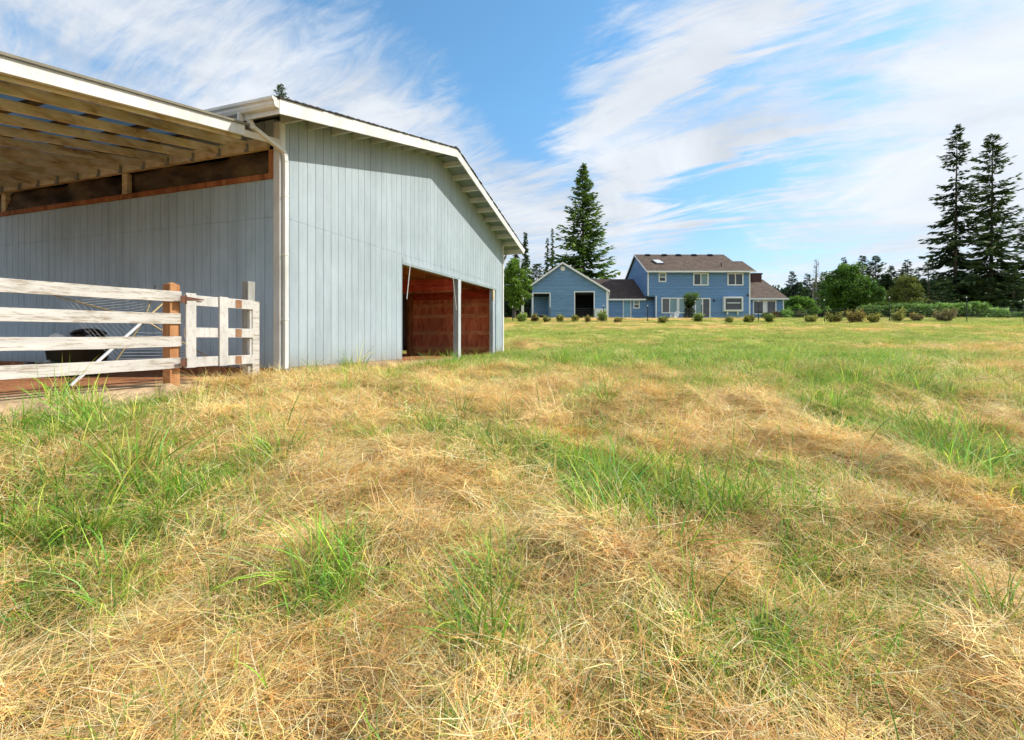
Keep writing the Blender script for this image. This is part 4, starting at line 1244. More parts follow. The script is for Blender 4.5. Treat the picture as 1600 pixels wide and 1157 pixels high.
    for i in range(6): s.beam((-.27,-.35+.1*i,.36-.035*i),(.27,-.35+.1*i,.36-.035*i),.085,.025,(0,0,1))
    s.build('seat', M_HTRIM, ch)
    s = MB()
    for i in range(5): s.beam((-.24+.12*i,.2,.18),(-.26+.13*i,.52,.92+.06*(2-abs(i-2))),.105,.025,(0,-1,.4))
    s.build('backrest', M_HTRIM, ch)
    q = at(816.5, 496, 49.0); q.z = HB-.05
    l = lone('lamp_post', 'white square lamp post standing left of the garage, in front of dark trees', 'lamp post', q)
    zt = (HZ-459)/F*49-q.z
    MB().box(-.13,.13,-.13,.13,0,zt).build('post', M_HTRIM, l, .02)
    MB().lathe([(0,0),(.18,0),(.2,.04),(.16,.08),(.20,.32),(.23,.34),(.06,.5),(0,.52)],8,(0,0,zt+.002)).build('lantern', mat_plain('lamp glass white', (.8,.8,.78), .3), l)
    return root
# ------------------------------------------------------------------ trees and shrubs
M_LEAF = mat_leaf('tree leaves', 1.0, .30)
M_NEEDLE = mat_leaf('conifer needles', 1.0, .18)
M_BARK = mat_wood('grey brown bark', [(.3,(.05,.038,.028)),(.55,(.12,.095,.072)),(.75,(.19,.16,.13))], (3,3,.6), 2.5)
M_PALEBARK = mat_wood('pale dead wood', [(.3,(.20,.17,.14)),(.55,(.34,.31,.27)),(.75,(.45,.42,.37))], (3,3,.6), 2.5)

def leaf_mesh(P, D, Sd, L, W, C, jag=True):
    """kite-shaped leaves / sprays: base P, direction D, side Sd"""
    n = len(P)
    V = np.zeros((n, 4, 3))
    V[:, 0] = P; V[:, 1] = P+D*(L*.45)[:, None]+Sd*(W*.5)[:, None]
    V[:, 2] = P+D*L[:, None]; V[:, 3] = P+D*(L*.5)[:, None]-Sd*(W*.5)[:, None]
    Fc = np.arange(n*4).reshape(n, 4)
    return V.reshape(-1, 3), Fc, np.repeat(C, 4, 0)
def unit(a): return a/np.maximum(np.linalg.norm(a, axis=-1, keepdims=True), 1e-9)

def conifer(name, label, loc, h, r, seed, z0=.04, nb=150, per=34, droop=0.0, shape=.8, gaps=0.0, leaf=.5, cols=((.035,.075,.03),(.05,.10,.035),(.085,.14,.04)), lean=0.0, trunk_r=None, one_side=0.0, group=None, thin=1.0, bark=None, top=None):
    rng = np.random.default_rng(seed)
    root = empty(name, loc)
    tag(root, label, 'tree', group)
    tr = trunk_r or h*.014
    pts = [(lean*h*t+.02*h*.1*math.sin(3*t+seed), .01*h*math.sin(2*t+seed), h*t-.3*(t == 0)) for t in np.linspace(0, .995, 9)]
    tm = MB().tube(pts, [tr*(1-t)**.8+.012 for t in np.linspace(0, 1, 9)], 7)
    P, D, S, L, W, C = [], [], [], [], [], []
    t = z0+(1-z0)*(np.arange(nb)/nb)**.93
    band = rng.random(40)
    cols = np.array(cols)
    for i in range(nb):
        ti = t[i]
        gap = band[int(ti*39)]
        if gap < gaps and rng.random() < .75: continue
        prof = (1-ti)**shape
        if top: prof *= min(1, .35+(ti-z0)/top*1.2) if ti < z0+top else 1
        az = rng.uniform(0, 2*np.pi) if rng.random() > .15 else i*2.4
        ln = r*prof*rng.uniform(.55, 1.12)*(1+one_side*math.cos(az))*(.7+.6*gap if gaps else 1)+.02*r
        pitch = R(25)*ti - R(12)*(1-ti) - droop + rng.normal(0, .12)
        base = np.array([np.interp(ti, np.linspace(0,.995,9), [p[k] for p in pts]) for k in range(3)]); base[2] = h*ti
        dh = np.array([math.cos(az), math.sin(az), 0])
        dirv = unit(dh*math.cos(pitch)+np.array([0,0,math.sin(pitch)]))
        perp = np.array([-dh[1], dh[0], 0])
        if ln > .5 and i % 2 == 0:
            tip = base+dirv*ln*.85+np.array([0,0,.05*ln])
            tm.tube([base, (base+tip)/2-np.array([0,0,.04*ln]), tip], [max(.015, tr*.16*(1-ti)+.012), .02, .006], 3, cap=False)
        m = max(5, int(per*(.35+.65*ln/r)))
        u = rng.random(m)**.75
        p = base+dirv*(u*ln)[:, None]
        p[:, 2] += -.12*ln*np.sin(u*2.4)+.10*ln*u*u - droop*.35*ln*u*u
        side = rng.choice([-1, 1], m)
        fan = (1-u)*.55+.18
        d = unit(dirv*(.55+.5*u)[:, None]+perp*(side*rng.uniform(.3, 1.1, m))[:, None]+np.array([0,0,-1])*rng.uniform(.0, .55+droop, m)[:, None])
        lf = leaf*(.5+.8*(1-ti))*rng.uniform(.6, 1.35, m)*(.55+.6*(1-u*.5))
        nrm = unit(rng.normal(0, .45, (m, 3))+np.array([0,0,1]))
        sd = unit(np.cross(d, nrm))
        P.append(p); D.append(d); S.append(sd); L.append(lf); W.append(lf*rng.uniform(.22, .42, m)*thin)
        k = rng.random(m)
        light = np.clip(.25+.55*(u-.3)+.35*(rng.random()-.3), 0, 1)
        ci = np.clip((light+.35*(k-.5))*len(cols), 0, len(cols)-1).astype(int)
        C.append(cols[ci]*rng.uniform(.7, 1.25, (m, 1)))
    P, D, S, L, W, C = map(np.concatenate, (P, D, S, L, W, C))
    tm.build('trunk', bark or M_BARK, root)
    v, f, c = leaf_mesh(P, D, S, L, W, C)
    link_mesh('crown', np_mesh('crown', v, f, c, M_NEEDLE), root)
    return root

def broadleaf(name, label, loc, h, rx, seed, z0=.15, ncl=110, per=70, leaf=.3, cols=((.06,.12,.02),(.10,.19,.03),(.17,.27,.045)), flat=.0, cat='tree', clump=.23, trunk_r=None, ry=None, group=None, hollow=.55, trunk=True, top_shape=1.0, mat=None, stem_name='trunk', n_limb=16, pale=False):
    rng = np.random.default_rng(seed)
    root = empty(name, loc)
    tag(root, label, cat, group)
    ry = ry or rx
    a = rng.uniform(0, 2*np.pi, ncl); zz = rng.uniform(-1, 1, ncl); rr = np.sqrt(1-zz**2)
    rad = rng.uniform(hollow, 1.0, ncl)**.6
    lop = 1+.40*(np.sin(a*2+seed)*.5+np.sin(a*3+zz*4+seed*2)*.5)
    zc = h*(z0+(1-z0)*(.5+.46*zz*rad))
    tz = (zc/h-z0)/(1-z0)
    wid = np.where(tz > .45, 1, .75+.25*tz/.45)*(1-.25*np.clip(tz-.5, 0, 1)*top_shape)
    cen = np.stack([rx*.86*rr*rad*np.cos(a)*lop*wid, ry*.86*rr*rad*np.sin(a)*lop*wid, zc], -1)
    P, D, S, L, W, C = [], [], [], [], [], []
    cols = np.array(cols)
    for k in range(ncl):
        s = clump*min(rx, h*.5)*rng.uniform(.42, 1.35)
        m = int(per*rng.uniform(.6, 1.3))
        o = rng.normal(0, 1, (m, 3)); o = unit(o)*(rng.random((m, 1))**.4)*s
        o[:, 2] *= .62
        p = cen[k]+o
        d = unit(o*.6/s+rng.normal(0, .6, (m, 3))+np.array([0,0,-.15]))
        sd = unit(np.cross(d, rng.normal(0, .5, (m, 3))+np.array([0,0,1])))
        l = leaf*rng.uniform(.55, 1.35, m)
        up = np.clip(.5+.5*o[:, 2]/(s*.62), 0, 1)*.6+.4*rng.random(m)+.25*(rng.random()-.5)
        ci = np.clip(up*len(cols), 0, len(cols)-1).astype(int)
        P.append(p); D.append(d); S.append(sd); L.append(l); W.append(l*rng.uniform(.4, .7, m)); C.append(cols[ci]*rng.uniform(.75, 1.25, (m, 1)))
    P, D, S, L, W, C = map(np.concatenate, (P, D, S, L, W, C))
    P[:, 2] = np.maximum(P[:, 2], .02)
    if trunk:
        tr = trunk_r or h*.022
        tm = MB().tube([(0,0,-.3),(.02*h,0,h*.3),(0,.02*h,h*.75)], [tr*1.25, tr*.85, tr*.25], 7)
        for k in rng.choice(ncl, min(n_limb, ncl), replace=False):
            zs = min(cen[k][2]*.6, h*.6)
            st = np.array([.015*h, .005*h, zs]); mid = (st+cen[k])/2+np.array([0,0,.05*h])
            tm.tube([st, mid, cen[k]], [tr*.45, tr*.28, tr*.07], 5, cap=False)
        tm.build(stem_name, M_PALEBARK if pale else M_BARK, root)
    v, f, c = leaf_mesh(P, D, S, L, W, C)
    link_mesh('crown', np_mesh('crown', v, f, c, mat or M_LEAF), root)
    return root

def height(apex, Y, zb=2.2): return (HZ-apex)/F*Y - zb
def foot(px, Y, zb=None):
    x = (px-800)/F*Y
    return (x, Y, gzp(x, Y)-.02 if zb is None else zb)

def build_trees():
    DK = ((.04,.075,.028),(.075,.13,.04),(.13,.19,.06))
    DK2 = ((.045,.08,.03),(.085,.14,.042),(.15,.21,.065))
    MID = ((.035,.075,.03),(.06,.12,.04),(.10,.17,.05))
    # the great fir behind the garage
    conifer('fir_tree', 'great full green fir rising behind the garage roof, tallest left of the house', foot(911,76), height(258,76), 7.9, 1, z0=.04, nb=380, per=64, leaf=1.0, shape=.86, cols=((.06,.11,.035),(.13,.22,.05),(.23,.34,.07)), top=.05)
    # the two tall firs on the right
    conifer('fir_tree', 'tallest fir at the right, gappy crown with bare stretches of trunk', foot(1494,72), height(197,72), 5.6, 2, z0=.05, nb=240, per=58, leaf=.95, shape=.66, gaps=.26, cols=DK2, droop=.16, trunk_r=.27, top=.25)
    conifer('fir_tree', 'fuller of the two tall firs at the right, close beside the tallest', foot(1548,74), height(212,74), 6.8, 3, z0=.06, nb=300, per=60, leaf=1.0, shape=.64, gaps=.18, cols=DK2, droop=.05, trunk_r=.30, top=.2)
    conifer('fir_tree', 'dark fir at the far right edge behind the wire fence', foot(1612,70), height(330,70), 4.2, 4, nb=150, per=40, leaf=.9, shape=.6, gaps=.15, cols=DK)
    conifer('fir_tree', 'small dark fir right of the two tall firs', foot(1583,66), height(414,66), 3.0, 5, nb=130, per=36, leaf=.7, cols=DK)
    conifer('fir_tree', 'thin sparse fir just left of the tallest fir', foot(1451,66), height(405,66), 2.7, 6, nb=70, per=22, leaf=.7, gaps=.25, cols=DK, thin=.8)
    conifer('fir_tree', 'short dark fir tucked under the tallest fir on its left', foot(1474,69), height(432,69), 2.6, 61, nb=110, per=34, leaf=.7, cols=DK)
    conifer('fir_tree', 'broad dark fir low between the two tall firs', foot(1522,78), height(425,78), 4.6, 62, z0=.0, nb=190, per=46, leaf=.9, shape=.5, cols=DK)
    conifer('fir_tree', 'broad dark fir low under the right side of the fuller tall fir', foot(1563,80), height(418,80), 5.0, 63, z0=.0, nb=200, per=46, leaf=.9, shape=.5, cols=DK)
    for px, ap, Y, r_, sd, lab in ((1384,428,74,3.0,81,'short dark fir between the fir pair and the yellow green tree'),(1394,416,86,3.2,82,'slim dark fir left behind the yellow green tree'),
            (1441,436,70,2.6,83,'short bushy fir left of the thin sparse fir'),(1462,424,84,3.2,84,'dark fir close against the tallest fir, behind the thin sparse one'),
            (1333,414,88,3.4,85,'dark fir peeping over the right shoulder of the big round crown'),(1300,424,84,3.0,86,'dark fir peeping over the left shoulder of the big round crown'),
            (1248,441,74,2.4,87,'low dark fir between the small blue green fir and the utility pole')):
        conifer('fir_tree', lab, foot(px,Y), height(ap,Y), r_, sd, z0=.02, nb=150, per=38, leaf=.8, shape=.72, cols=DK if sd % 2 else MID)
    # around the barn end
    conifer('cedar_tree', 'dark cedar with a thin drooping tip behind the bright green tree', foot(821,82), height(362,82), 3.6, 7, nb=170, per=34, leaf=.8, droop=.5, shape=1.5, cols=DK)
    conifer('cedar_tree', 'dark drooping cedar half hidden by the barn eave', foot(806,84), height(372,84), 3.0, 8, nb=140, per=34, leaf=.8, droop=.5, shape=1.4, cols=DK)
    conifer('cedar_tree', 'leftmost of the two thin tipped cedars beside the great fir', foot(855,80), height(371,80), 3.0, 9, nb=110, per=30, leaf=.75, droop=.6, shape=1.7, cols=DK, thin=.8)
    conifer('cedar_tree', 'spindly bare topped cedar touching the great fir on its left', foot(863,81), height(356,81), 2.6, 10, nb=90, per=28, leaf=.75, droop=.6, shape=2.0, cols=DK, thin=.8)
    conifer('fir_tree', 'dark bushy fir filling the gap between the cedars and the garage', foot(838,86), height(412,86), 5.0, 12, nb=150, per=44, leaf=.9, shape=.6, cols=DK)
    conifer('fir_tree', 'fir far behind the barn with only its tip over the roof', foot(437,75,PADZ), height(133,75,PADZ), 9.0, 11, z0=.55, nb=240, per=36, leaf=.8, shape=.75, cols=DK)
    broadleaf('leafy_tree', 'bright green leafy tree at the barn corner, left of the garage', foot(803,45), height(401,45,1.95), 1.62, 21, z0=.13, ncl=150, per=75, leaf=.21, cols=((.08,.17,.02),(.16,.30,.035),(.27,.42,.06)), clump=.26, hollow=.35)
    broadleaf('dark_hedge', 'dark hedge in the shade below the bright green tree', foot(815,60), 3.6, 5.0, 22, z0=.0, ncl=120, per=60, leaf=.3, ry=1.6, cols=((.02,.035,.015),(.03,.055,.02),(.05,.08,.025)), cat='hedge', hollow=.1, stem_name='stem')
    # right of the house
    conifer('fir_tree', 'small blue green fir just right of the house roof', foot(1238,68), height(424,68), 2.4, 13, nb=150, per=34, leaf=.55, cols=((.03,.06,.045),(.05,.09,.06),(.08,.13,.07)))
    conifer('fir_tree', 'dark fir left of the pale dead topped trunk', foot(1262,80), height(428,80), 3.2, 14, nb=130, per=34, leaf=.7, cols=DK)
    conifer('dead_tree', 'pale grey dead topped tree left of the big round leafy tree', foot(1275,78), height(405,78), 1.1, 15, z0=.28, nb=110, per=12, leaf=.45, shape=.45, cols=((.10,.10,.08),(.14,.14,.11),(.18,.17,.14)), trunk_r=.3, bark=M_PALEBARK)
    conifer('fir_tree', 'dark fir between the dead topped tree and the big leafy tree', foot(1286,82), height(425,82), 2.8, 16, nb=120, per=34, leaf=.7, cols=DK)
    conifer('fir_tree', 'fir with only its tip over the big leafy tree', foot(1318,84), height(402,84), 3.0, 17, nb=130, per=34, leaf=.7, cols=DK)
    conifer('fir_tree', 'left fir of the pair right of the big leafy tree', foot(1348,82), height(399,82), 4.2, 18, nb=190, per=38, leaf=.75, cols=MID)
    conifer('fir_tree', 'right fir of the pair right of the big leafy tree', foot(1368.5,82), height(400,82), 5.6, 19, nb=220, per=38, leaf=.8, cols=DK)
    conifer('fir_tree', 'fir with a slender tip behind the yellow green tree', foot(1418,80), height(406,80), 3.4, 20, nb=150, per=36, leaf=.75, cols=MID)
    conifer('fir_tree', 'dark fir at the left shoulder of the yellow green tree', foot(1406,78), height(421,78), 3.4, 41, nb=140, per=36, leaf=.75, cols=DK)
    conifer('fir_tree', 'low dark fir right of the yellow green tree', foot(1432,82), height(424,82), 3.0, 42, nb=120, per=32, leaf=.75, cols=DK, gaps=.15)
    broadleaf('leafy_tree', 'big dark green leafy tree with a spreading round crown', foot(1320,62), height(411,62), 3.15, 23, z0=.10, ncl=120, per=95, leaf=.34, cols=((.05,.11,.02),(.12,.24,.03),(.22,.37,.05)), clump=.27, hollow=.35)
    broadleaf('leafy_tree', 'smaller leafy tree leaning out below the big round crown on its right', foot(1350,61), height(434,61), 2.2, 24, z0=.12, ncl=80, per=70, leaf=.3, cols=((.05,.11,.02),(.09,.19,.03),(.15,.28,.04)), clump=.26)
    broadleaf('leafy_tree', 'yellow green tree standing behind the clipped hedge', foot(1416,66), height(428,66), 2.7, 25, z0=.05, ncl=110, per=75, leaf=.28, cols=((.10,.13,.025),(.17,.20,.04),(.25,.26,.06)), clump=.24, top_shape=2.2)
    broadleaf('leafy_bush', 'light green bushy shrub at the right end of the house', foot(1250,58), height(463,58), 3.0, 26, z0=.0, ncl=100, per=70, leaf=.28, cols=((.07,.15,.02),(.12,.24,.03),(.19,.33,.05)), cat='bush', ry=1.6, stem_name='stem')
    # a far wood closes the view behind all of them
    rng = np.random.default_rng(77)
    Ps, Ds, Ss, Ls, Ws, Cs = [], [], [], [], [], []
    for x0, x1, Yw, hh in ((-4, 22, 96, 6.0), (28, 44, 92, 6.6), (43, 62, 92, 8.5), (60, 130, 92, 9.5), (-200, -4, 110, 8)):
        m = int((x1-x0)*420 if x0 > -10 else (x1-x0)*60)
        x = rng.uniform(x0, x1, m); y = Yw+rng.normal(0, 1.6, m)
        topz = hh*(.55+.6*fbm(x*.22, x*0+3, 91, 4))+1.2*np.abs(np.sin(x*.9+np.sin(x*.3)*3))*fbm(x*.5, x*0, 5)
        z = topz*rng.random(m)**.8
        d = unit(rng.normal(0, .7, (m, 3))+np.array([0,0,.3])); sd = unit(np.cross(d, rng.normal(0, 1, (m, 3))))
        l = rng.uniform(.5, 1.2, m)
        Ps.append(np.stack([x, y, 2.2+z], -1)); Ds.append(d); Ss.append(sd); Ls.append(l); Ws.append(l*.6)
        Cs.append(np.array([[.035,.065,.028]])*rng.uniform(.6, 1.6, (m, 1)))
    v, f, c = leaf_mesh(*[np.concatenate(a) for a in (Ps, Ds, Ss, Ls, Ws, Cs)])
    o = link_mesh('woods', np_mesh('woods', v, f, c, M_NEEDLE))
    tag(o, 'dark far woods closing the view behind the trees', 'woods', kind='stuff')

    # hedge, big-leaved plants
    P, D, S, L, W, C = [], [], [], [], [], []
    def box_bush(name, label, px0, px1, Y, top, depth, seed, cols, leaf, n, cat):
        rng = np.random.default_rng(seed)
        x0, x1 = (px0-800)/F*Y, (px1-800)/F*Y; zb = gzp((x0+x1)/2, Y)-.03
        root = tag(empty(name, ((x0+x1)/2, Y, zb)), label, cat)
        hgt = (HZ-top)/F*Y-zb; w = (x1-x0)/2
        x = rng.uniform(-w, w, n); y = rng.uniform(-depth/2, depth/2, n); t = rng.random(n)**.6
        ht = hgt*(.82+.3*(fbm(x*.9+seed, y*.9, seed)-.5))*np.clip(1.25-(np.abs(x)/w)**6*.5, 0, 1.0)
        p = np.stack([x, y*(1-.25*t), ht*t], -1)
        d = unit(rng.normal(0, .6, (n, 3))+np.array([0,-.25,.5])); sd = unit(np.cross(d, rng.normal(0, .6, (n, 3))+np.array([0,-.4,1])))
        l = leaf*rng.uniform(.6, 1.35, n)
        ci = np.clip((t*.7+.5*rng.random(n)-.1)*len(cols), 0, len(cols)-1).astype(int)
        v, f, c = leaf_mesh(p, d, sd, l, l*rng.uniform(.45, .75, n), np.array(cols)[ci]*rng.uniform(.7, 1.3, (n, 1)))
        st = MB()
        for k in range(14):
            xx = rng.uniform(-w, w)*.9; st.tube([(xx,0,-.05),(xx+rng.normal(0,.1),rng.normal(0,.2),hgt*.7)], [.03,.012], 4, cap=False)
        st.build('stem', M_BARK, root)
        link_mesh('crown', np_mesh('crown', v, f, c, M_LEAF), root)
    box_bush('clipped_hedge', 'clipped green hedge with a flat top below the yellow green tree', 1362, 1440, 56, 468.5, 2.2, 31, ((.05,.10,.02),(.09,.17,.025),(.17,.27,.035)), .22, 9000, 'hedge')
    BIG = ((.06,.12,.02),(.11,.22,.035),(.18,.33,.06),(.28,.42,.13))
    for i, (a, b, top, Y, lab) in enumerate(((1346,1384,477,49,'big leaved plant at the left end of the plant row, below the leafy trees'),(1384,1424,475,48.5,'big leaved plant in front of the clipped hedge'),
            (1424,1462,474,48.5,'big leaved plant at the right end of the clipped hedge'),(1460,1500,473,48.3,'tall big leaved plant under the thin sparse fir'),
            (1498,1536,472,48.0,'tallest big leaved plant by the white topped steel post'),(1532,1566,483,49,'low big leaved plant left of the right hand wire fence'))):
        box_bush('leafy_plant', lab, a, b, Y, top, 1.8, 50+i, BIG, .34, 1500, 'plant')
    box_bush('low_hedge', 'low dark green growth along the wire fence at the right edge', 1560, 1650, 54, 488, 1.5, 59, ((.05,.10,.03),(.09,.17,.05),(.14,.24,.07)), .25, 5000, 'hedge')

    # shrubs by the house wall
    for i, (px, w, top, cols, lab) in enumerate(((1228,11,482.5,((.10,.20,.03),(.19,.33,.06),(.28,.44,.09)),'round light green shrub under the right wing windows'),
            (1211,8,487,((.13,.09,.03),(.22,.14,.05),(.30,.19,.07)),'rust brown shrub beside the round light green shrub'),
            (1198,9,489.5,((.08,.13,.04),(.14,.20,.07),(.24,.30,.13)),'pale low shrub at the house corner'),
            (1248,14,486.5,((.05,.08,.03),(.09,.12,.04),(.16,.15,.06)),'dark spreading shrub right of the round light green shrub'))):
        Y = 54.0
        broadleaf('shrub', lab, foot(px, Y), (HZ-top)/F*Y-2.2+.05, w/F*Y, 70+i, z0=.0, ncl=40, per=55, leaf=.16, cols=cols, cat='shrub', clump=.33, stem_name='stem', n_limb=8)
    # ivy-grown post on the lawn
    Yi = 47.5
    q = foot(1076, Yi)
    rt = tag(empty('ivy_post', q), 'tall post overgrown with ivy, bushy at the top, before the patio door', 'plant')
    hI = (HZ-457)/F*Yi-q[2]
    MB().tube([(0,0,-.1),(.05,0,hI*.93)], .07, 8).build('post', M_BARK, rt)
    rng = np.random.default_rng(8); n = 3000
    t = rng.random(n)**.85
    rad = np.where(t > .66, .36+.30*np.sin((t-.66)/.34*np.pi*.85), .40+.09*np.sin(t*11)+.06*np.sin(t*23+1))*(rng.random(n)**.4)*(1+.25*np.sin(3*t*6+rng.uniform(0,6.28,n)))
    aa = rng.uniform(0, 2*np.pi, n)
    p = np.stack([rad*np.cos(aa)+.12*t+np.where(t > .7, .18, 0), rad*np.sin(aa), t*hI*.98+.0], -1)
    d = unit(np.stack([np.cos(aa), np.sin(aa), np.full(n, -.2)], -1)+rng.normal(0, .5, (n, 3))); sd = unit(np.cross(d, rng.normal(0, .5, (n, 3))+np.array([0,0,1])))
    l = .15*rng.uniform(.6, 1.3, n)
    cc = np.where((t+rng.normal(0,.12,n))[:, None] > .72, np.array([[.17,.28,.05]]), np.array([[.05,.075,.025]]))*rng.uniform(.6, 1.4, (n, 1))
    v, f, c = leaf_mesh(p, d, sd, l, l*.7, cc)
    link_mesh('ivy', np_mesh('ivy', v, f, c, M_LEAF), rt)

    # the row of small bushes along the wire fence
    Y0 = 39.4
    OLV = ((.07,.08,.02),(.19,.21,.04),(.38,.38,.08)); BRN = ((.09,.05,.022),(.19,.13,.04),(.36,.32,.08)); GRNs = ((.06,.09,.025),(.15,.22,.045),(.30,.38,.08))
    row = [(815,506,17,14,GRNs,'round green bush at the left end of the bush row, before the lamp post'),
           (836,507,12,12,BRN,'brown based bush below the left post of the open garage bay'),
           (854,506,9,10,OLV,'small bush before the right side of the left garage bay'),
           (875,505,13,10,OLV,'thin olive bush below the garage gable vent'),
           (898,505,12,10,OLV,'olive bush before the left edge of the dark garage bay'),
           (918,505,6,8,BRN,'tiny dry bush before the middle of the dark garage bay'),
           (941,506,18,16,GRNs,'rounded green bush before the white utility cabinet'),
           (966,502,12,6,BRN,'low brown bush before the link wing door'),
           (1035,504,13,7,OLV,'low dry bush below the left end of the big front window'),
           (1091,504,14,12,GRNs,'green bush right beside the ivy grown post'),
           (1139,505,9,7,OLV,'low bush below the box window'),
           (1170,506,16,10,OLV,'dry bush before the right corner of the main house'),
           (1202,506,14,13,GRNs,'upright green bush before the right wing windows'),
           (1267,507,15,10,OLV,'thin pale bush right of the house, before the light green shrubs'),
           (1302,507,24,18,OLV,'dense olive bush left of the big leafy tree trunk'),
           (1336,507,27,18,BRN,'broad brown based bush right of the big leafy tree trunk'),
           (1366,506,18,11,OLV,'low olive bush before the left end of the clipped hedge'),
           (1402,506,21,16,OLV,'yellowish bush beside the wire fence post at the clipped hedge'),
           (1432,507,17,10,BRN,'low dark brown bush before the right end of the clipped hedge'),
           (1475,504,32,18,((.13,.10,.04),(.24,.20,.08),(.32,.28,.10)),'widest bush of the row, straw and olive, below the tallest fir')]
    for i, (px, py, w, hh, cols, lab) in enumerate(row):
        Y = Y0+.5*math.sin(i*2.3)
        if px > 1380: Y = 41.0
        q = foot(px, Y)
        s = Y/F
        if px < 1030: w = int(w*.8); hh = hh*.85
        rng = np.random.default_rng(200+i)
        rt = tag(empty('small_bush', q), lab, 'bush', 'small bushes in a row along the wire fence')
        H = hh*s*rng.uniform(.75, 1.12); n = int(260+40*w)
        # upright twiggy sprays from a narrow foot
        ns = 10+w
        az = rng.uniform(0, 2*np.pi, ns); ll = rng.uniform(.35, 1.12, ns)
        tip = np.stack([np.cos(az)*w*s*.5*rng.random(ns)**.4, np.sin(az)*w*s*.5*rng.random(ns)**.4, H*ll], -1)
        st = MB()
        for k in range(ns):
            b0 = np.array([tip[k][0]*.25, tip[k][1]*.25, -.05]); st.tube([b0, tip[k]*.97], [.016, .005], 4, cap=False)
        st.build('stem', M_BARK, rt)
        k = rng.integers(0, ns, n); t = rng.random(n)**.55
        p = tip[k]*t[:, None]*np.array([1,1,1])+np.array([0,0,.02])
        p[:, :2] = tip[k][:, :2]*(.45+.6*t)[:, None]
        p += rng.normal(0, .075, (n, 3)); p[:, 2] = np.maximum(p[:, 2], .01)
        d = unit(rng.normal(0, .7, (n, 3))+np.array([0,0,.6])); sd = unit(np.cross(d, rng.normal(0, .6, (n, 3))+np.array([0,-.3,1])))
        l = rng.uniform(.05, .20, n)
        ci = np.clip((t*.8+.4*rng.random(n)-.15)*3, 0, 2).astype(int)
        v, f, c = leaf_mesh(p, d, sd, l, l*.65, np.array(cols)[ci]*rng.uniform(.7, 1.3, (n, 1)))
        link_mesh('crown', np_mesh('crown', v, f, c, M_LEAF), rt)

    # wire fence along the bush row
    Yf = 40.4
    fc = tag(empty('wire_fence', (14, Yf, gzp(14, Yf))), 'thin woven wire fence on steel posts across the far meadow', 'fence')
    o = Vector(fc.location)
    M_STEEL = mat_plain('dark green steel', (.045,.06,.05), .6, .3); M_WIRE = mat_plain('galvanised wire', (.30,.31,.31), .5, .5)
    posts = [(801,484),(859.5,482),(943,479),(1012,479),(1096.5,476),(1185,472),(1288,470),(1390,466),(1510.5,466),(1600,470)]
    pp = []
    for px, top in posts:
        x = (px-800)/F*Yf; z = gzp(x, Yf); zt = max((HZ-top)/F*Yf, z+1.2)
        pp.append((x, z))
        b = MB().box(x-.035-o.x, x+.035-o.x, -.006, .006, z-.1-o.z, zt-o.z).box(x-.006-o.x, x+.006-o.x, .0065, .035, z-.1-o.z, zt-o.z).build('post', M_STEEL, fc)
        MB().box(x-.036-o.x, x+.036-o.x, -.008, .037, zt-o.z+.002, zt+.12-o.z).build('post_tip', M_HTRIM, b)
    mb = MB()
    xs = np.arange(pp[0][0], pp[-1][0]+.01, .30)
    zb = np.interp(xs, [p[0] for p in pp], [p[1] for p in pp])
    for hgt in (.12,.32,.52,.72,.92,1.12):
        mb.tube([(x-o.x, -.012, z+hgt-o.z) for x, z in zip(xs[::4], zb[::4])], .0028, 3, cap=False)
    for x, z in zip(xs, zb):
        mb.tube([(x-o.x, -.015, z+.10-o.z), (x-o.x, -.015, z+1.13-o.z)], .0022, 3, cap=False)
    mb.build('wire_mesh', M_WIRE, fc)
    # dark rail fence at the far right
    f2 = tag(empty('rail_fence', (52, 58, 2.2)), 'dark wire and post fence under the tall firs at the right edge', 'fence')
    for i in range(6):
        MB().box(-3.2+i*2.4, -3.1+i*2.4, -.05, .05, -.1, 1.75).build('post', M_BARK, f2)
    mb = MB()
    for z in (.5,.9,1.3,1.68): mb.box(-3.4, 9.2, -.062, -.052, z, z+.03)
    mb.build('wire', M_WIRE, f2)
    # utility pole left of the dead-topped tree
    u = tag(empty('utility_pole', foot(1270.5, 70)), 'thin pale wooden pole left of the dead topped tree', 'pole')
    hp = height(441, 70)
    MB().tube([(0,0,-.2),(0,0,hp)], [.13,.09], 10).build('shaft', M_PALEBARK, u)
    MB().box(-.5,.5,-.06,.06,hp-.45,hp-.33).build('crossarm', M_PALEBARK, u)
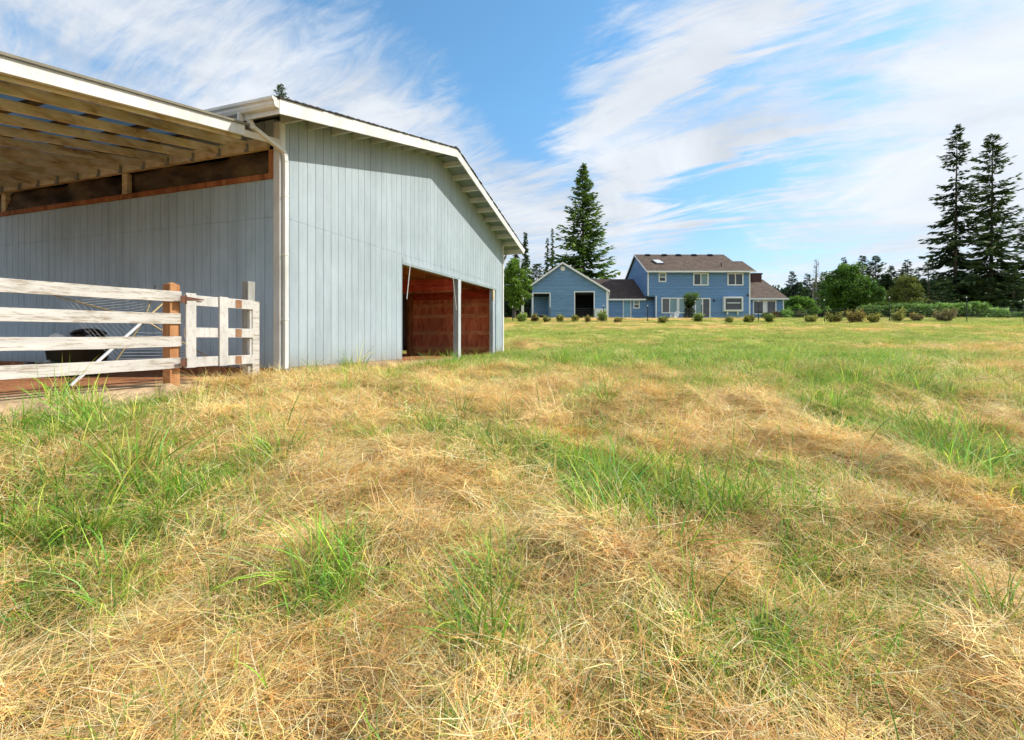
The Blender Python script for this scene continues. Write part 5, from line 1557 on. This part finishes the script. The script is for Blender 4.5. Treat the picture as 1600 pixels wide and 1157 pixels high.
# ------------------------------------------------------------------ sky, sun, camera
SUN = Vector((.668, .06, .58)).normalized()
def build_world():
    w = bpy.data.worlds.new("World"); scene.world = w; w.use_nodes = True
    t = w.node_tree; N = t.nodes; L = t.links
    N.clear()
    out = N.new('ShaderNodeOutputWorld'); bg = N.new('ShaderNodeBackground')
    sky = N.new('ShaderNodeTexSky'); sky.sky_type = 'NISHITA'; sky.sun_disc = False
    sky.sun_elevation = math.asin(SUN.z); sky.sun_rotation = math.atan2(SUN.x, SUN.y)
    sky.air_density = 1.0; sky.dust_density = .6; sky.ozone_density = 2.0
    def val(op, a, b=None, c=None, clamp=False):
        m = N.new('ShaderNodeMath'); m.operation = op; m.use_clamp = clamp
        for i, v in enumerate((a, b, c)):
            if v is None: continue
            if isinstance(v, (int, float)): m.inputs[i].default_value = v
            else: L.new(v, m.inputs[i])
        return m.outputs[0]
    tc = N.new('ShaderNodeTexCoord'); sp = N.new('ShaderNodeSeparateXYZ')
    L.new(tc.outputs['Generated'], sp.inputs[0])
    x, y, z = sp.outputs
    az = val('ARCTAN2', x, y); el = val('ARCSINE', z)
    # cloud sheet: the view direction met with a flat layer overhead
    zz = val('ADD', val('MAXIMUM', z, 0.0), .16)
    cx = val('DIVIDE', x, zz); cy = val('DIVIDE', y, zz)
    cb = N.new('ShaderNodeCombineXYZ'); L.new(cx, cb.inputs[0]); L.new(cy, cb.inputs[1])
    def noise(scale, detail, rough, dist, rot, sc, off=(0,0,0), lac=2.0):
        mp = N.new('ShaderNodeMapping'); mp.vector_type = 'TEXTURE'; mp.inputs['Rotation'].default_value = (0,0,rot); mp.inputs['Scale'].default_value = sc; mp.inputs['Location'].default_value = off
        L.new(cb.outputs[0], mp.inputs['Vector'])
        n = N.new('ShaderNodeTexNoise'); n.inputs['Scale'].default_value = scale; n.inputs['Detail'].default_value = detail
        n.inputs['Roughness'].default_value = rough; n.inputs['Distortion'].default_value = dist; n.inputs['Lacunarity'].default_value = lac
        L.new(mp.outputs[0], n.inputs['Vector'])
        return n.outputs['Fac']
    streak = noise(1.7, 10, .62, 1.1, R(-27), (2.3, .62, 1))
    fine = noise(3.6, 12, .70, 2.2, R(-33), (1.9, .5, 1), (4, 1, 0))
    puff = noise(1.3, 8, .58, .8, .4, (1, 1, 1), (3.1, 1.7, 0))
    broad = noise(.55, 4, .5, .6, .2, (1,1,1), (7, 2, 0))
    # wander the clear patches' edges
    w1 = val('MULTIPLY', val('SUBTRACT', puff, .5), .42); w2 = val('MULTIPLY', val('SUBTRACT', streak, .5), .40)
    azw = val('ADD', az, w1); elw = val('ADD', el, w2)
    def blob(px, py, rx, ry, k, ang=0.0):
        dx = (px-800)/F; dy = (HZ-py)/F
        a0 = math.atan(dx); e0 = math.atan(dy/math.hypot(1, dx))
        u = val('SUBTRACT', azw, a0); v = val('SUBTRACT', elw, e0)
        ca, sa = math.cos(ang), math.sin(ang)
        uu = val('DIVIDE', val('ADD', val('MULTIPLY', u, ca), val('MULTIPLY', v, sa)), rx/F)
        vv = val('DIVIDE', val('SUBTRACT', val('MULTIPLY', v, ca), val('MULTIPLY', u, sa)), ry/F)
        d2 = val('ADD', val('MULTIPLY', uu, uu), val('MULTIPLY', vv, vv))
        return val('MULTIPLY', val('POWER', 2.718, val('MULTIPLY', d2, -1.0)), k)
    clear = None
    for b in ((800,40,150,70,1.25,-.15),(790,150,85,85,1.05,.1),(880,235,85,45,.75,-.5),(960,30,130,40,.55,-.3),(560,15,200,50,.65,-.15),(1120,350,80,50,1.05,.3),(1310,170,90,50,.75,.5),(1180,110,120,22,.35,.3),
              (1190,400,90,30,.5,.2),(1300,330,90,40,.35,.5),(1440,170,60,60,.3,.5),(250,180,260,120,.12,0),(1390,330,40,60,.2,0)):
        g = blob(*b)
        clear = g if clear is None else val('ADD', clear, g)
    cov = val('ADD', val('MULTIPLY', val('SUBTRACT', streak, .5), 1.9), val('MULTIPLY', val('SUBTRACT', puff, .5), 1.2))
    cov = val('ADD', cov, val('MULTIPLY', val('SUBTRACT', broad, .5), .5))
    cov = val('ADD', cov, val('MULTIPLY', val('SUBTRACT', fine, .5), 1.5))
    bands = None
    for b in ((1010,70,170,26,.55,.22),(1150,60,200,30,.4,.2),(970,195,90,22,.35,.35),(1230,225,150,30,.35,.15),(680,130,60,120,.3,.7),(1480,60,200,70,.15,0),(1000,285,170,45,.55,.1),(1220,235,150,34,.35,.25),(1480,300,170,120,.38,0),(1040,120,120,18,.45,.3),(200,60,260,70,.25,0)):
        g = blob(*b); bands = g if bands is None else val('ADD', bands, g)
    cov = val('SUBTRACT', val('ADD', val('ADD', cov, val('MULTIPLY_ADD', val('SUBTRACT', .5, el), .35, .62)), bands), clear)
    cov = val('SMOOTH_MAX', cov, 0.0, .15) if False else cov
    mr = N.new('ShaderNodeMapRange'); mr.interpolation_type = 'SMOOTHSTEP'
    mr.inputs['From Min'].default_value = -.20; mr.inputs['From Max'].default_value = 1.10
    L.new(cov, mr.inputs['Value'])
    mask = val('MULTIPLY', mr.outputs[0], .93)
    # cloud brightness: a touch darker in thick places
    sh = val('MULTIPLY_ADD', puff, .9, .55)
    cc = N.new('ShaderNodeVectorMath'); cc.operation = 'SCALE'; cc.inputs[0].default_value = CLOUD
    L.new(sh, cc.inputs['Scale'])
    mx = N.new('ShaderNodeMix'); mx.data_type = 'RGBA'
    hs = N.new('ShaderNodeMix'); hs.data_type = 'RGBA'; hs.blend_type = 'MULTIPLY'; hs.inputs[0].default_value = 1
    L.new(sky.outputs[0], hs.inputs[6])
    tm = N.new('ShaderNodeMix'); tm.data_type = 'RGBA'; tm.inputs[6].default_value = SKYTINT0; tm.inputs[7].default_value = SKYTINT
    L.new(val('MULTIPLY', val('MAXIMUM', el, 0.0), 2.2, clamp=True), tm.inputs[0]); L.new(tm.outputs[2], hs.inputs[7])
    L.new(mask, mx.inputs[0]); L.new(hs.outputs[2], mx.inputs[6]); L.new(cc.outputs[0], mx.inputs[7])
    L.new(mx.outputs[2], bg.inputs['Color']); bg.inputs['Strength'].default_value = SKYSTR
    L.new(bg.outputs[0], out.inputs['Surface'])
SKYSTR = .15
CLOUD = (5.5, 5.7, 6.0)
SKYTINT = (1.05, 1.55, 1.62, 1)
SKYTINT0 = (.98, .98, 1.06, 1)

def build_light_camera():
    s = bpy.data.lights.new('sun', 'SUN'); s.energy = 5.0; s.angle = R(.6); s.color = (1, .945, .86)
    o = bpy.data.objects.new('sun', s); COL.objects.link(o)
    o.rotation_euler = SUN.to_track_quat('Z', 'Y').to_euler()
    c = bpy.data.cameras.new('camera'); co = bpy.data.objects.new('camera', c); COL.objects.link(co)
    co.location = (0, 0, 0); co.rotation_euler = (R(90), 0, 0)
    c.sensor_width = 36; c.sensor_fit = 'HORIZONTAL'; c.lens = F/1600*36
    c.shift_y = -(578.5-HZ)/1600
    c.clip_start = .05; c.clip_end = 6000
    scene.camera = co
    scene.view_settings.view_transform = 'Standard'; scene.view_settings.look = 'None'
    scene.view_settings.exposure = 0; scene.view_settings.gamma = 1
    scene.cycles.use_denoising = True
    scene.cycles.max_bounces = 4; scene.cycles.diffuse_bounces = 3; scene.cycles.glossy_bounces = 2; scene.cycles.transmission_bounces = 2
    scene.cycles.use_adaptive_sampling = True; scene.cycles.adaptive_threshold = .03; scene.cycles.adaptive_min_samples = 16
    scene.cycles.caustics_reflective = False; scene.cycles.caustics_refractive = False

build_world()
build_light_camera()
build_ground()
build_barn()
build_yard()
build_house()
build_trees()
build_grass()
